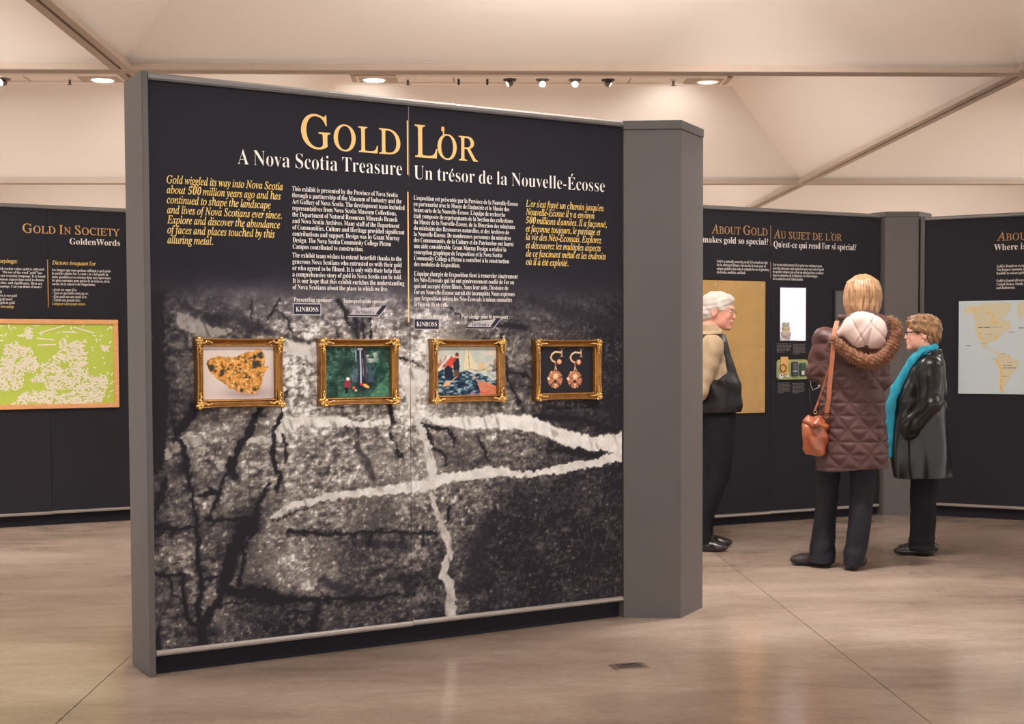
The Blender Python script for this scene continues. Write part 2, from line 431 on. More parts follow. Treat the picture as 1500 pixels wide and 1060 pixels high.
# ---- implicit modelling for organic shapes ------------------------------------
class Clay:
    def __init__(s, lo, hi, cell):
        s.cell = cell; s.lo = np.array(lo, np.float32)
        n = np.ceil((np.array(hi)-np.array(lo))/cell).astype(int)+1
        s.ax = [s.lo[i]+np.arange(n[i], dtype=np.float32)*cell for i in range(3)]
        s.f = np.full(n, 1., np.float32)
    def _sl(s, lo, hi):
        r = []
        for i in range(3):
            a = int(max(0, np.floor((lo[i]-s.lo[i])/s.cell))); b = int(min(len(s.ax[i]), np.ceil((hi[i]-s.lo[i])/s.cell)+1))
            if b <= a: return None
            r.append(slice(a, b))
        return tuple(r)
    def _mix(s, fn, lo, hi, k, op):
        pad = k+3*s.cell
        sl = s._sl([l-pad for l in lo], [h+pad for h in hi])
        if sl is None: return
        P = (s.ax[0][sl[0]][:,None,None], s.ax[1][sl[1]][None,:,None], s.ax[2][sl[2]][None,None,:])
        d = fn(*P).astype(np.float32); a = s.f[sl]
        if op == 'add':
            if k > 0: h = np.maximum(k-abs(a-d), 0)/k; s.f[sl] = np.minimum(a, d)-h*h*k*.25
            else: s.f[sl] = np.minimum(a, d)
        elif op == 'sub':
            d = -d
            if k > 0: h = np.maximum(k-abs(a-d), 0)/k; s.f[sl] = np.maximum(a, d)+h*h*k*.25
            else: s.f[sl] = np.maximum(a, d)
    def ell(s, c, r, k=.02, op='add', rot=None):
        R = np.array(rot) if rot is not None else None; m = max(r)
        def fn(x,y,z):
            x, y, z = x-c[0], y-c[1], z-c[2]
            if R is not None:
                x, y, z = R[0][0]*x+R[1][0]*y+R[2][0]*z, R[0][1]*x+R[1][1]*y+R[2][1]*z, R[0][2]*x+R[1][2]*y+R[2][2]*z
            k0 = np.sqrt((x/r[0])**2+(y/r[1])**2+(z/r[2])**2); k1 = np.sqrt((x/r[0]**2)**2+(y/r[1]**2)**2+(z/r[2]**2)**2)+1e-6
            return k0*(k0-1)/k1
        mm = (m,m,m) if R is not None else r
        s._mix(fn, [c[i]-mm[i] for i in range(3)], [c[i]+mm[i] for i in range(3)], k, op)
    def cone(s, a, b, ra, rb, k=.02, op='add'):
        a = np.array(a, float); b = np.array(b, float); ab = b-a; L = float(ab@ab)+1e-12; m = max(ra, rb)
        def fn(x,y,z):
            x, y, z = x-a[0], y-a[1], z-a[2]
            t = np.clip((x*ab[0]+y*ab[1]+z*ab[2])/L, 0, 1)
            return np.sqrt((x-t*ab[0])**2+(y-t*ab[1])**2+(z-t*ab[2])**2)-(ra+(rb-ra)*t)
        s._mix(fn, np.minimum(a,b)-m, np.maximum(a,b)+m, k, op)
    def chain(s, pts, rs, k=.02):
        for i in range(len(pts)-1): s.cone(pts[i], pts[i+1], rs[i], rs[i+1], k)
    def loft(s, st, k=.02, p=2.0, op='add'):
        """st: rows of (z, cx, cy, rx, ry)"""
        st = sorted(st); A = np.array(st); z0, z1 = A[0,0], A[-1,0]
        def fn(x,y,z):
            zz = np.clip(z, z0, z1); q = []
            for j in range(1,5): q.append(np.interp(zz.ravel(), A[:,0], A[:,j]).reshape(zz.shape))
            u = abs((x-q[0])/q[2])**p+abs((y-q[1])/q[3])**p
            d = (u**(1/p)-1)*np.minimum(q[2], q[3])
            return np.maximum(d, np.maximum(z0-z, z-z1))
        m = [(A[:,1]-A[:,3]).min(), (A[:,2]-A[:,4]).min(), z0]; M = [(A[:,1]+A[:,3]).max(), (A[:,2]+A[:,4]).max(), z1]
        s._mix(fn, m, M, k, op)
    def cut(s, fn):
        """keep where fn<0"""
        d = fn(s.ax[0][:,None,None], s.ax[1][None,:,None], s.ax[2][None,None,:]); s.f = np.maximum(s.f, d.astype(np.float32))
    def disp(s, fn):
        s.f = s.f+fn(s.ax[0][:,None,None], s.ax[1][None,:,None], s.ax[2][None,None,:]).astype(np.float32)
    def build(s, name, m, parent=None, loc=None, smooth_it=1):
        f = s.f; ins = f < 0; n = f.shape
        c = np.zeros(tuple(k-1 for k in n), np.int8)
        for a in (0,1):
            for b in (0,1):
                for d in (0,1): c += ins[a:n[0]-1+a, b:n[1]-1+b, d:n[2]-1+d]
        act = (c > 0) & (c < 8); idx = np.full(act.shape, -1, np.int32); N = int(act.sum()); idx[act] = np.arange(N)
        I = np.stack(np.nonzero(act), 1); acc = np.zeros((N,3)); cnt = np.zeros(N)
        cor = [(a,b,d) for a in (0,1) for b in (0,1) for d in (0,1)]
        for p in cor:
            for ax in range(3):
                if p[ax]: continue
                q = list(p); q[ax] = 1
                fa = f[I[:,0]+p[0], I[:,1]+p[1], I[:,2]+p[2]]; fb = f[I[:,0]+q[0], I[:,1]+q[1], I[:,2]+q[2]]
                k = (fa < 0) != (fb < 0); t = np.where(k, fa/(fa-fb+1e-12*(fa == fb)), 0)
                pos = np.array(p, float)[None,:]+np.zeros((N,3)); pos[:,ax] += t
                acc[k] += pos[k]; cnt[k] += 1
        V = (I+acc/cnt[:,None])*s.cell+s.lo
        Q = []
        for ax in range(3):
            o1, o2 = [(1,2),(2,0),(0,1)][ax]
            sa = [slice(0,None)]*3; sb = [slice(0,None)]*3
            sa[ax] = slice(0, n[ax]-1); sb[ax] = slice(1, n[ax])
            x = ins[tuple(sa)] != ins[tuple(sb)]; E = np.stack(np.nonzero(x), 1)
            ok = (E[:,o1] > 0) & (E[:,o2] > 0) & (E[:,o1] < n[o1]-1) & (E[:,o2] < n[o2]-1); E = E[ok]
            if not len(E): continue
            def g(d1, d2):
                e = E.copy(); e[:,o1] -= d1; e[:,o2] -= d2; return idx[e[:,0], e[:,1], e[:,2]]
            q = np.stack([g(1,1), g(0,1), g(0,0), g(1,0)], 1)
            inside = ins[E[:,0], E[:,1], E[:,2]]
            q[~inside] = q[~inside][:, ::-1]; Q.append(q)
        Q = np.concatenate(Q); Q = Q[(Q >= 0).all(1)]
        for _ in range(smooth_it):
            S = np.zeros_like(V); C = np.zeros(len(V))
            for a, b in ((0,1),(1,2),(2,3),(3,0)):
                np.add.at(S, Q[:,a], V[Q[:,b]]); np.add.at(S, Q[:,b], V[Q[:,a]]); np.add.at(C, Q[:,a], 1); np.add.at(C, Q[:,b], 1)
            V = .5*V+.5*S/np.maximum(C,1)[:,None]
        o = fast_mesh(name, V, Q, m, parent, smooth=True)
        if loc: o.location = loc
        return o
def rotm(yaw=0, pitch=0, roll=0):
    return np.array(Matrix.Rotation(yaw,3,'Z') @ Matrix.Rotation(pitch,3,'Y') @ Matrix.Rotation(roll,3,'X'))

# ================================================================== SETTING
M_CEIL = mat('ceiling_paint', (238, 229, 221), .9, noise=.015, nscale=.6, spec=.2)
M_BEAM = mat('ceiling_rail_paint', (178, 160, 146), .7, noise=.03, nscale=3)
M_SLOT = mat('rail_slot_black', (52, 46, 46), .8)
M_TRAY = mat('tray_white', (240, 232, 222), .6)

def floor_material():
    m = bpy.data.materials.new('polished_concrete'); m.use_nodes = True
    nt = m.node_tree; b = nt.nodes['Principled BSDF']; L = nt.links.new
    tc = nt.nodes.new('ShaderNodeTexCoord')
    def noise(scale, detail, stretch=(1,1,1), rough=.55, dist=0):
        mp = nt.nodes.new('ShaderNodeMapping'); mp.inputs['Scale'].default_value = stretch; L(tc.outputs['Object'], mp.inputs[0])
        n = nt.nodes.new('ShaderNodeTexNoise'); n.inputs['Scale'].default_value = scale; n.inputs['Detail'].default_value = detail
        n.inputs['Roughness'].default_value = rough; n.inputs['Distortion'].default_value = dist
        L(mp.outputs[0], n.inputs['Vector']); return n.outputs['Fac']
    def ramp(src, stops):
        r = nt.nodes.new('ShaderNodeValToRGB'); e = r.color_ramp.elements
        e[0].position, e[0].color = stops[0][0], (*lin(stops[0][1]), 1); e[1].position, e[1].color = stops[-1][0], (*lin(stops[-1][1]), 1)
        for p, c in stops[1:-1]:
            x = e.new(p); x.color = (*lin(c), 1)
        L(src, r.inputs[0]); return r.outputs[0]
    def mix(a, bb, f, mode='MIX'):
        x = nt.nodes.new('ShaderNodeMix'); x.data_type = 'RGBA'; x.blend_type = mode
        if isinstance(f, float): x.inputs[0].default_value = f
        else: L(f, x.inputs[0])
        L(a, x.inputs[6]); L(bb, x.inputs[7]); return x.outputs[2]
    base = ramp(noise(.7, 9, (.7,1.3,1), .62, .3), [(.28, (142,124,112)), (.5, (172,153,139)), (.70, (198,180,166))])
    streak = ramp(noise(1.6, 8, (.6,1.6,1), .7, .8), [(.35, (205,195,188)), (.6, (255,255,255))])
    c = mix(base, streak, .5, 'MULTIPLY')
    fine = ramp(noise(26, 6), [(.3, (226,222,218)), (.6, (255,255,255))])
    c = mix(c, fine, .4, 'MULTIPLY')
    L(c, b.inputs['Base Color'])
    r = nt.nodes.new('ShaderNodeMapRange'); r.inputs[3].default_value = .09; r.inputs[4].default_value = .24
    L(noise(1.5, 6, (.7,1.5,1)), r.inputs[0]); L(r.outputs[0], b.inputs['Roughness'])
    b.inputs['Specular IOR Level'].default_value = .55
    bp = nt.nodes.new('ShaderNodeBump'); bp.inputs['Strength'].default_value = .04; bp.inputs['Distance'].default_value = .01
    L(noise(60, 4), bp.inputs['Height']); L(bp.outputs[0], b.inputs['Normal'])
    return m
M_FLOOR = floor_material()

XL, XR, YB, YF = CX0-2.5*CS, CX0+2.5*CS, CY0-2*CS, CY0+2*CS
floor = MB().box(XL, YB, -.12, XR, YF, -.012).build('floor', mat('joint_filler', (92,78,68), .8)); tag(floor, kind='structure')
xs = [-1.452+3.1*k for k in range(-5, 6)]
xs = [XL]+[x for x in xs if XL+.2 < x < XR-.2]+[XR]
for a, b_ in zip(xs[:-1], xs[1:]):
    MB().bbox(a+.0022, YB, -.05, b_-.0022, YF, 0, .0012).build('slab', M_FLOOR, floor)

# ceiling: square grid of rails, each cell a coffer with four sloping faces and a flat top
ceiling = MB().box(XL-.1, YB-.1, ZT+.12, XR+.1, YF+.1, ZT+.2).build('ceiling', M_CEIL); tag(ceiling, kind='structure')
INS = .983
def coffer(i, j):
    x0, x1 = CX0+(i-.5)*CS, CX0+(i+.5)*CS; y0, y1 = CY0+j*CS, CY0+(j+1)*CS
    def ring(d, z): return [(x0+d,y0+d,z),(x1-d,y0+d,z),(x1-d,y1-d,z),(x0+d,y1-d,z)]
    v = ring(0,ZB)+ring(INS,ZT)+ring(0,ZB+.05)+ring(INS-.02,ZT+.05)
    f = []
    for k in range(4):
        n = (k+1) % 4
        f += [(k,n,4+n,4+k), (8+k,12+k,12+n,8+n), (k,8+k,8+n,n)]
    f += [(4,5,6,7),(12,15,14,13)]
    return MB().add(v, f).build('coffer', M_CEIL, ceiling)
for i in range(-2, 3):
    for j in range(-2, 2): coffer(i, j)
def rail(x0, y0, x1, y1):
    """T-shaped suspended rail: pale flange with a black slot along its middle"""
    alongx = abs(x1-x0) > abs(y1-y0); h = .068
    m = MB()
    for s in (-1, 1):
        a, b_ = (s*h, s*.011) if s < 0 else (s*.011, s*h)
        if alongx: m.bbox(x0, y0+a, ZB-.035, x1, y0+b_, ZB+.01, .004)
        else: m.bbox(x0+a, y0, ZB-.035, x0+b_, y1, ZB+.01, .004)
    o = m.build('ceiling_rail', M_BEAM, ceiling)
    if alongx: g = MB().box(x0, y0-.011, ZB-.012, x1, y0+.011, ZB+.01)
    else: g = MB().box(x0-.011, y0, ZB-.012, x0+.011, y1, ZB+.01)
    g.build('rail_slot', M_SLOT, o)
for k in range(-2, 3): rail(XL, CY0+k*CS, XR, CY0+k*CS)
for k in range(-2, 4):
    for j in range(-2, 2): rail(CX0+(k-.5)*CS, CY0+j*CS+.07, CX0+(k-.5)*CS, CY0+(j+1)*CS-.07)
wb = MB().box(XL, YF, 0, XR, YF+.15, ZB+1).build('wall_back', M_CEIL); tag(wb, kind='structure')

# lighting slots, lamps and sprinklers in the coffer tops
def light_tray(i):
    x0, x1 = CX0-1.84+i*CS, CX0+1.90+i*CS; y0, y1 = 13.86, 14.22
    t = empty('lighting_tray', ((x0+x1)/2, (y0+y1)/2, ZT))
    lbl = {0:'long white recessed lighting tray in the coffer above the middle of the gallery',
           -1:'white recessed lighting tray in the coffer at the left, behind the tall wall'}[i]
    tag(t, lbl, 'light tray')
    w_, d_ = (x1-x0)/2, (y1-y0)/2
    m = MB()
    m.bbox(-w_, -d_, -.03, w_, -d_+.02, .002).bbox(-w_, d_-.02, -.03, w_, d_, .002).bbox(-w_, -d_+.02, -.03, -w_+.02, d_-.02, .002).bbox(w_-.02, -d_+.02, -.03, w_, d_-.02, .002)
    m.build('rim', M_TRAY, t)
    MB().bbox(-w_+.02, -d_+.02, -.012, w_-.02, d_-.02, -.001, .002).build('tray_panel', mat('tray_panel_white', (232,222,210), .7), t)
    for q in (-.8, .0, .8):
        MB().box(q*w_*.6, -d_+.02, -.016, q*w_*.6+.012, d_-.02, -.0125).build('joint_strip', mat('joint_grey', (150,138,128), .7), t)
light_tray(0); light_tray(-1)
M_LAMP = mat('lamp_glow', (255,250,240), .5, emit=(255,248,238), estr=22)
M_LAMPG = mat('lamp_glass', (235,228,220), .2, emit=(255,240,220), estr=1.2)
M_CHR = mat('lamp_metal', (120,112,108), .35, .8)
M_DK = mat('lamp_black', (58,52,50), .5)
def downlight(x, y, lbl, lit=True, power=70):
    t = empty('recessed_downlight', (x, y, ZT-.013)); tag(t, lbl, 'ceiling light', 'recessed downlights in the lighting trays')
    MB().bbox(-.23, -.17, -.012, .23, .17, .0, .004).build('square_frame', mat('downlight_frame', (176,158,140), .6), t)
    MB().lathe([(.125,-.010),(.125,-.022),(.112,-.028),(.104,-.024),(.10,-.012)], 32).build('ring_trim', M_TRAY, t, True)
    MB().lathe([(.099,-.012),(.099,-.022),(.07,-.027),(0.001,-.029)], 28).build('lens', M_LAMP if lit else M_LAMPG, t, True)
    if lit: spot_light((x, y, ZT-.12), (x, y+.25, 0), power, 150, blend=.8, r=.1)
downlight(-.872, 14.0, 'lit recessed downlight, the bright square one at the left of the middle ceiling tray')
downlight(2.52, 14.05, 'dim recessed downlight in the square frame right of the row of spots', False)
downlight(-3.60, 14.05, 'lit recessed downlight in the ceiling just left of the tall wall top')
def gimbal(x, y, ax, ay, lbl, lit=True, power=60):
    t = empty('spotlight', (x, y, ZT-.012)); tag(t, lbl, 'spotlight', 'adjustable spotlights on the ceiling')
    MB().lathe([(.068,0),(.068,-.009),(.056,-.016),(.04,-.018)], 24).build('ceiling_plate', M_DK if not lit else M_CHR, t, True)
    M = Matrix.Translation((0,0,-.035)) @ Matrix.Rotation(ax, 4, 'X') @ Matrix.Rotation(ay, 4, 'Y') @ Matrix.Scale(.66, 4)
    MB().lathe([(.045,.03),(.055,.02),(.058,-.045),(.052,-.055),(.048,-.048)], 20, M).build('lamp_head', M_CHR, t, True)
    MB().lathe([(.047,-.0485),(.03,-.05),(.001,-.051)], 20, M).build('bulb', M_LAMP if lit else M_LAMPG, t, True)
gimbal(.50, 14.05, -.6, .9, 'black adjustable spotlight turned to the right, left of the two lit ones', False)
gimbal(.83, 14.05, -1.0, 0, 'small blazing spotlight pointing at the viewer, left one of the lit pair')
gimbal(1.165, 14.05, -1.0, .1, 'brightest blazing spotlight pointing at the viewer, right one of the lit pair')
gimbal(1.50, 14.05, -.5, -.9, 'dark adjustable spotlight turned to the left, right of the two lit ones', False)
gimbal(-4.6, 14.1, -1.2, .6, 'small lit spotlight at the far left edge of the ceiling')
# wall washers that pool light on the sloping back faces
for x in (-2.95, -.95, 2.25): spot_light((x, 13.9, 3.85), (x-.1, 15.2, 3.45), 22, 110, blend=1, r=.12)
def sprinkler(x, y, lbl):
    t = empty('sprinkler', (x, y, ZT-.012)); tag(t, lbl, 'sprinkler', 'fire sprinklers in the ceiling')
    MB().lathe([(.035,0),(.035,-.006),(.012,-.012)], 16).build('escutcheon', M_TRAY, t, True)
    MB().lathe([(.012,-.01),(.014,-.04),(.008,-.05)], 12).build('sprinkler_body', M_CHR, t, True)
    MB().lathe([(.008,-.05),(.026,-.055),(.026,-.058),(.004,-.06)], 12).build('deflector', M_CHR, t, True)
sprinkler(-.535, 14.05, 'small sprinkler head right of the bright square downlight')
sprinkler(2.17, 14.05, 'small sprinkler head left of the dim square downlight')
sprinkler(-3.94, 14.1, 'small sprinkler head between the spotlight and the downlight at far left')
for x in (.0, .29):
    MB().lathe([(.012,0),(.012,-.05),(.008,-.06)], 10, Matrix.Translation((x-.02, 14.04, ZT-.012))).build('ceiling_hook', M_DK)
hk = [o for o in bpy.data.objects if o.name.startswith('ceiling_hook')]
tag(hk[0], 'short black ceiling hook near the middle, the left of two', 'hook', 'ceiling hooks')
tag(hk[1], 'short black ceiling hook just left of the turned black spotlight', 'hook', 'ceiling hooks')

# floor box
fb = empty('floor_box', (.692, 5.66, 0), .25); tag(fb, 'small metal socket box let into the concrete floor in front of the grey column', 'floor box')
MB().bbox(-.075, -.055, -.002, .075, .055, .004, .002).build('cover_plate', mat('floor_box_metal', (140,122,108), .4, .6), fb)
MB().bbox(-.05, -.03, .0035, .05, .03, .0065, .001).build('flap', mat('floor_box_dark', (84,74,68), .5, .5), fb)
MB().box(-.03, .012, .006, .03, .022, .009).build('finger_slot', M_DK, fb)

# ================================================================== DISPLAY WALLS
M_BLACK = mat('panel_black', (33, 32, 40), .7, spec=.25, noise=.04, nscale=2)
M_KICK = mat('kick_black', (32, 31, 39), .75, spec=.2)
M_ALU = mat('aluminium', (168, 160, 156), .38, .55, noise=.04, nscale=8)
M_TOP = mat('top_rail_grey', (112, 110, 110), .42, .3)
M_GREY = mat('grey_laminate', (94, 90, 89), .55, spec=.35, noise=.03, nscale=3)
M_GREY2 = mat('grey_frame', (84, 80, 80), .45, .2)
M_GOLDT = mat('ink_gold', (244, 196, 128), .5, spec=.3)
M_WHT = mat('ink_white', (236, 230, 226), .55, spec=.3)
M_YEL = mat('ink_yellow', (240, 206, 118), .55, spec=.3)
M_NAVY = mat('ink_navy', (34, 32, 52), .55, spec=.3)
M_GLOW = mat('ink_pale_halo', (186, 180, 184), .6, spec=.2)
M_GREYT = mat('ink_caption_grey', (120, 114, 112), .6, spec=.2)

def display_wall(lbl, A, B, length, H, u0=0., seam=None, left_post=False, right_post=False, prints=True, depth=.24, kick=.085):
    ang = math.atan2(B[1]-A[1], B[0]-A[0])
    t = empty('display_wall', (A[0], A[1], 0), ang)
    tag(t, lbl, 'display wall')
    u1 = u0+length
    MB().box(u0, .006, kick, u1, depth-.006, H-.03).build('wall_body', M_BLACK, t)
    MB().box(u0, .035, 0, u1, depth-.035, kick+.004).build('toe_kick', M_KICK, t)
    m = MB()
    # rounded top rail
    pr = [(-.012,H-.030),(-.016,H-.022),(-.014,H-.010),(-.004,H),(depth+.004,H),(depth+.014,H-.010),(depth+.014,H-.030)]
    n = len(pr)
    m.add([(u0,y,z) for y,z in pr]+[(u1,y,z) for y,z in pr], [tuple(range(n)), tuple(range(n,2*n))[::-1]]+[(i,(i+1)%n,n+(i+1)%n,n+i) for i in range(n)])
    m.build('top_rail', M_TOP, t)
    cuts = [u0]+([seam] if seam else [])+[u1]
    for k,(a,b_) in enumerate(zip(cuts[:-1], cuts[1:])):
        dz = .0 if k == 0 else .003
        m = MB(); pr = [(.006,kick-.004+dz),(-.010,kick-.002+dz),(-.016,kick+.006+dz),(-.016,kick+.014+dz),(-.008,kick+.020+dz),(.006,kick+.021+dz)]; n = len(pr)
        m.add([(a+.001,y,z) for y,z in pr]+[(b_-.001,y,z) for y,z in pr], [tuple(range(n)), tuple(range(n,2*n))[::-1]]+[(i,(i+1)%n,n+(i+1)%n,n+i) for i in range(n)])
        m.build('bottom_rail', M_ALU, t)
    gps = []
    for a,b_ in zip(cuts[:-1], cuts[1:]):
        if prints:
            gps.append(MB().box(a+.0012, 0, kick+.018, b_-.0012, .005, H-.028).build('graphic_panel', M_BLACK, t))
    if left_post:
        MB().bbox(u0-.026, -.012, 0, u0-.0005, depth+.01, H+.004, .003).build('end_post', M_GREY, t)
    if right_post:
        MB().bbox(u1+.0005, -.012, 0, u1+.03, depth+.01, H+.0, .003).build('end_post', M_GREY, t)
    return t, gps

# ---- front wall -------------------------------------------------------------
AM, BM = (-1.2556, 5.5926), (.784, 6.7156)
W0, _ = display_wall('tall black double-sided exhibition wall with the rock photograph and gold title, nearest the viewer', AM, BM, 2.328, 2.44, seam=1.168, left_post=True, prints=False)
MW = [[(0.055,0.899,0.0167),(0.098,0.939,0.0223),(0.132,0.949,0.0196),(0.175,0.956,0.0169),(0.207,0.963,0.0141)],[(0.395,0.939,0.0086),(0.44,0.946,0.0144),(0.507,0.941,0.0145)],[(0.547,0.957,0.0203),(0.56,1.003,0.0262),(0.641,1.021,0.0235),(0.777,1.023,0.0237),(0.831,1.016,0.0208),(0.886,0.996,0.015),(0.985,0.999,0.012),(1.068,1.003,0.0091)],[(1.225,1.035,0.0093),(1.319,0.999,0.0186),(1.418,0.996,0.0251),(1.555,0.992,0.0316),(1.695,0.988,0.0352),(1.826,0.974,0.0323),(1.942,0.928,0.0294),(2.035,0.889,0.0395),(2.158,0.868,0.0399),(2.243,0.865,0.0468),(2.329,0.868,0.0572)],[(0.506,0.616,0.0088),(0.599,0.653,0.0147),(0.748,0.689,0.0179),(0.87,0.7,0.018),(1.026,0.704,0.0213),(1.154,0.709,0.0246),(1.251,0.713,0.0248),(1.317,0.737,0.0249),(1.416,0.748,0.0251),(1.517,0.756,0.0222),(1.623,0.757,0.0223),(1.727,0.746,0.0161),(1.826,0.738,0.0162),(1.956,0.751,0.0196),(2.09,0.768,0.0198),(2.227,0.788,0.02),(2.333,0.807,0.0303)],[(1.165,1.181,0.0428),(1.174,1.119,0.0245),(1.188,1.058,0.0245),(1.221,0.98,0.0185),(1.245,0.911,0.0185),(1.258,0.852,0.0248),(1.272,0.792,0.0248),(1.272,0.74,0.0156)],[(1.271,0.675,0.0124),(1.295,0.611,0.0124),(1.316,0.538,0.0156),(1.351,0.46,0.0188),(1.364,0.375,0.022),(1.325,0.306,0.0219),(1.353,0.272,0.0188),(1.37,0.214,0.022),(1.366,0.107,0.0284)],[(0.111,1.48,0.0112),(0.141,1.438,0.0279),(0.213,1.416,0.0309),(0.25,1.405,0.0225),(0.329,1.406,0.0142)],[(0.567,1.349,0.0232),(0.644,1.32,0.0321),(0.7,1.305,0.0323)],[(1.104,1.218,0.0365),(1.165,1.202,0.0489),(1.226,1.204,0.0277)]]
MD = [[(0.027,1.528,0.0248),(0.03,1.307,0.0277),(0.032,1.086,0.0333),(0.025,0.947,0.0305),(0.012,0.837,0.0194)],[(0.045,0.793,0.0111),(0.021,0.711,0.0139),(0.004,0.643,0.0055)],[(0.177,1.082,0.0253),(0.148,1.05,0.0224),(0.11,1.0,0.0167),(0.087,0.959,0.0111)],[(0.077,1.085,0.0056),(0.093,0.973,0.0056)],[(0.104,0.972,0.0084),(0.126,0.93,0.0112),(0.137,0.856,0.0169),(0.156,0.785,0.0112),(0.16,0.711,0.0085),(0.177,0.631,0.0085),(0.184,0.532,0.0114),(0.18,0.453,0.0141),(0.188,0.39,0.0085),(0.199,0.335,0.0085),(0.181,0.271,0.0113),(0.191,0.204,0.0171),(0.196,0.147,0.0256),(0.196,0.104,0.0257)],[(0.454,1.076,0.0144),(0.414,0.99,0.0201),(0.374,0.937,0.0143),(0.35,0.884,0.0114),(0.328,0.842,0.02),(0.337,0.793,0.0143)],[(0.322,0.822,0.0114),(0.292,0.778,0.0086),(0.277,0.727,0.0086),(0.232,0.636,0.0057)],[(0.557,1.056,0.0088),(0.52,0.975,0.0116),(0.512,0.883,0.0116),(0.527,0.812,0.0116),(0.548,0.805,0.0117),(0.542,0.768,0.0146),(0.526,0.734,0.0116)],[(0.502,0.764,0.0058),(0.455,0.694,0.0087),(0.437,0.64,0.0145),(0.409,0.567,0.0231)],[(0.391,0.612,0.0259),(0.366,0.547,0.0317),(0.324,0.458,0.0287),(0.305,0.388,0.0316),(0.281,0.316,0.0229),(0.259,0.275,0.02),(0.224,0.235,0.0143),(0.209,0.194,0.0171)],[(0.43,0.568,0.0087),(0.384,0.502,0.0086),(0.374,0.425,0.0086),(0.361,0.351,0.0144)],[(0.316,0.324,0.0173),(0.406,0.304,0.0348),(0.49,0.278,0.0292),(0.576,0.258,0.0177),(0.696,0.25,0.0089),(0.766,0.24,0.009),(0.955,0.231,0.0091),(1.181,0.231,0.0062)],[(0.298,0.274,0.0043),(0.711,0.234,0.0045)],[(0.721,0.224,0.0149),(0.688,0.123,0.0208)],[(0.226,0.628,0.0085),(0.448,0.608,0.0058)],[(0.192,0.732,0.0056),(0.236,0.744,0.0114),(0.277,0.727,0.0057)],[(0.003,0.607,0.0084),(0.104,0.597,0.0056),(0.176,0.595,0.0056)],[(0.001,0.425,0.0084),(0.054,0.412,0.0084),(0.113,0.405,0.0085)],[(0.065,0.4,0.0084),(0.067,0.33,0.0042),(0.112,0.311,0.0042)],[(0.119,0.396,0.0085),(0.123,0.308,0.0113),(0.137,0.233,0.0141),(0.154,0.2,0.0114),(0.191,0.182,0.0113)],[(0.194,0.383,0.0085),(0.272,0.376,0.0058)],[(0.014,0.181,0.0084),(0.013,0.116,0.0168)],[(0.562,0.962,0.0059),(0.574,0.912,0.0088),(0.571,0.854,0.0059)],[(1.061,0.976,0.0061),(1.064,0.939,0.0061),(1.091,0.911,0.0061),(1.104,0.858,0.0061),(1.125,0.858,0.0061)],[(1.222,1.004,0.0062),(1.266,0.938,0.0093),(1.283,0.879,0.0062),(1.349,0.836,0.0062),(1.342,0.802,0.0047)],[(1.246,0.985,0.0093),(1.305,0.968,0.0093),(1.357,0.966,0.0063),(1.396,0.928,0.0063),(1.389,0.893,0.0047)],[(0.512,0.598,0.0043),(0.671,0.646,0.0029)],[(0.573,0.547,0.0088),(0.827,0.52,0.0075),(1.024,0.515,0.0076),(1.298,0.495,0.0063)],[(1.014,0.534,0.0046),(1.014,0.506,0.0046)],[(0.967,0.504,0.0091),(0.96,0.459,0.0091)],[(1.094,1.291,0.0061),(1.165,1.278,0.0046),(1.24,1.25,0.0031)],[(0.561,1.117,0.0058),(0.583,1.151,0.0058)],[(0.551,1.041,0.0058),(0.561,1.117,0.0058)],[(1.062,1.085,0.0151),(1.085,1.008,0.0091)],[(0.432,1.546,0.0029),(0.425,1.455,0.0043)],[(0.55,1.545,0.0029),(0.522,1.49,0.0043),(0.498,1.455,0.0043)],[(0.522,1.499,0.0029),(0.574,1.474,0.0029),(0.607,1.401,0.0043)],[(0.817,1.538,0.0089),(0.855,1.497,0.0089),(0.874,1.438,0.0059)],[(0.803,1.426,0.003),(0.828,1.387,0.0045)],[(1.887,0.855,0.0065),(2.035,0.836,0.0165),(2.162,0.828,0.0133),(2.235,0.828,0.0067)],[(1.83,1.01,0.0064),(2.043,0.997,0.0066),(2.284,0.924,0.01)],[(1.362,0.616,0.0062),(1.365,0.579,0.0094),(1.355,0.538,0.0032)],[(1.228,0.531,0.0046),(1.231,0.438,0.0062)],[(1.514,0.923,0.0063),(1.579,0.807,0.0063)],[(0.9,1.477,0.006),(0.909,1.379,0.006)],[(0.933,1.483,0.006),(0.942,1.379,0.006)],[(0.969,1.478,0.0045),(0.975,1.379,0.0045)],[(1.305,1.534,0.0031),(1.517,1.459,0.0063),(1.775,1.429,0.0096)],[(1.645,1.396,0.0063),(1.681,1.173,0.0064),(1.755,1.044,0.0065)],[(1.681,1.221,0.0048),(1.793,1.204,0.0064)]]
MS = [[(0.117,1.53,0.0139),(0.188,1.486,0.0167),(0.263,1.453,0.0225),(0.363,1.46,0.0227),(0.446,1.423,0.0229),(0.521,1.398,0.0144),(0.579,1.387,0.0116),(0.691,1.355,0.0058)],[(0.906,0.981,0.009),(0.908,0.893,0.015),(0.947,0.826,0.0181),(0.976,0.767,0.0151)],[(1.813,1.558,0.0193),(2.005,1.512,0.0326),(2.203,1.465,0.0398),(2.325,1.432,0.0468)],[(1.736,0.98,0.0096),(1.888,1.015,0.0195),(2.123,1.002,0.0397),(2.304,0.98,0.047)],[(1.585,0.539,0.0319),(1.512,0.417,0.0445),(1.474,0.229,0.0445)],[(0.891,0.479,0.015),(1.159,0.444,0.0154)],[(0.728,0.327,0.0178),(0.889,0.253,0.0242)],[(0.966,1.499,0.0179),(0.916,1.423,0.0418)]]
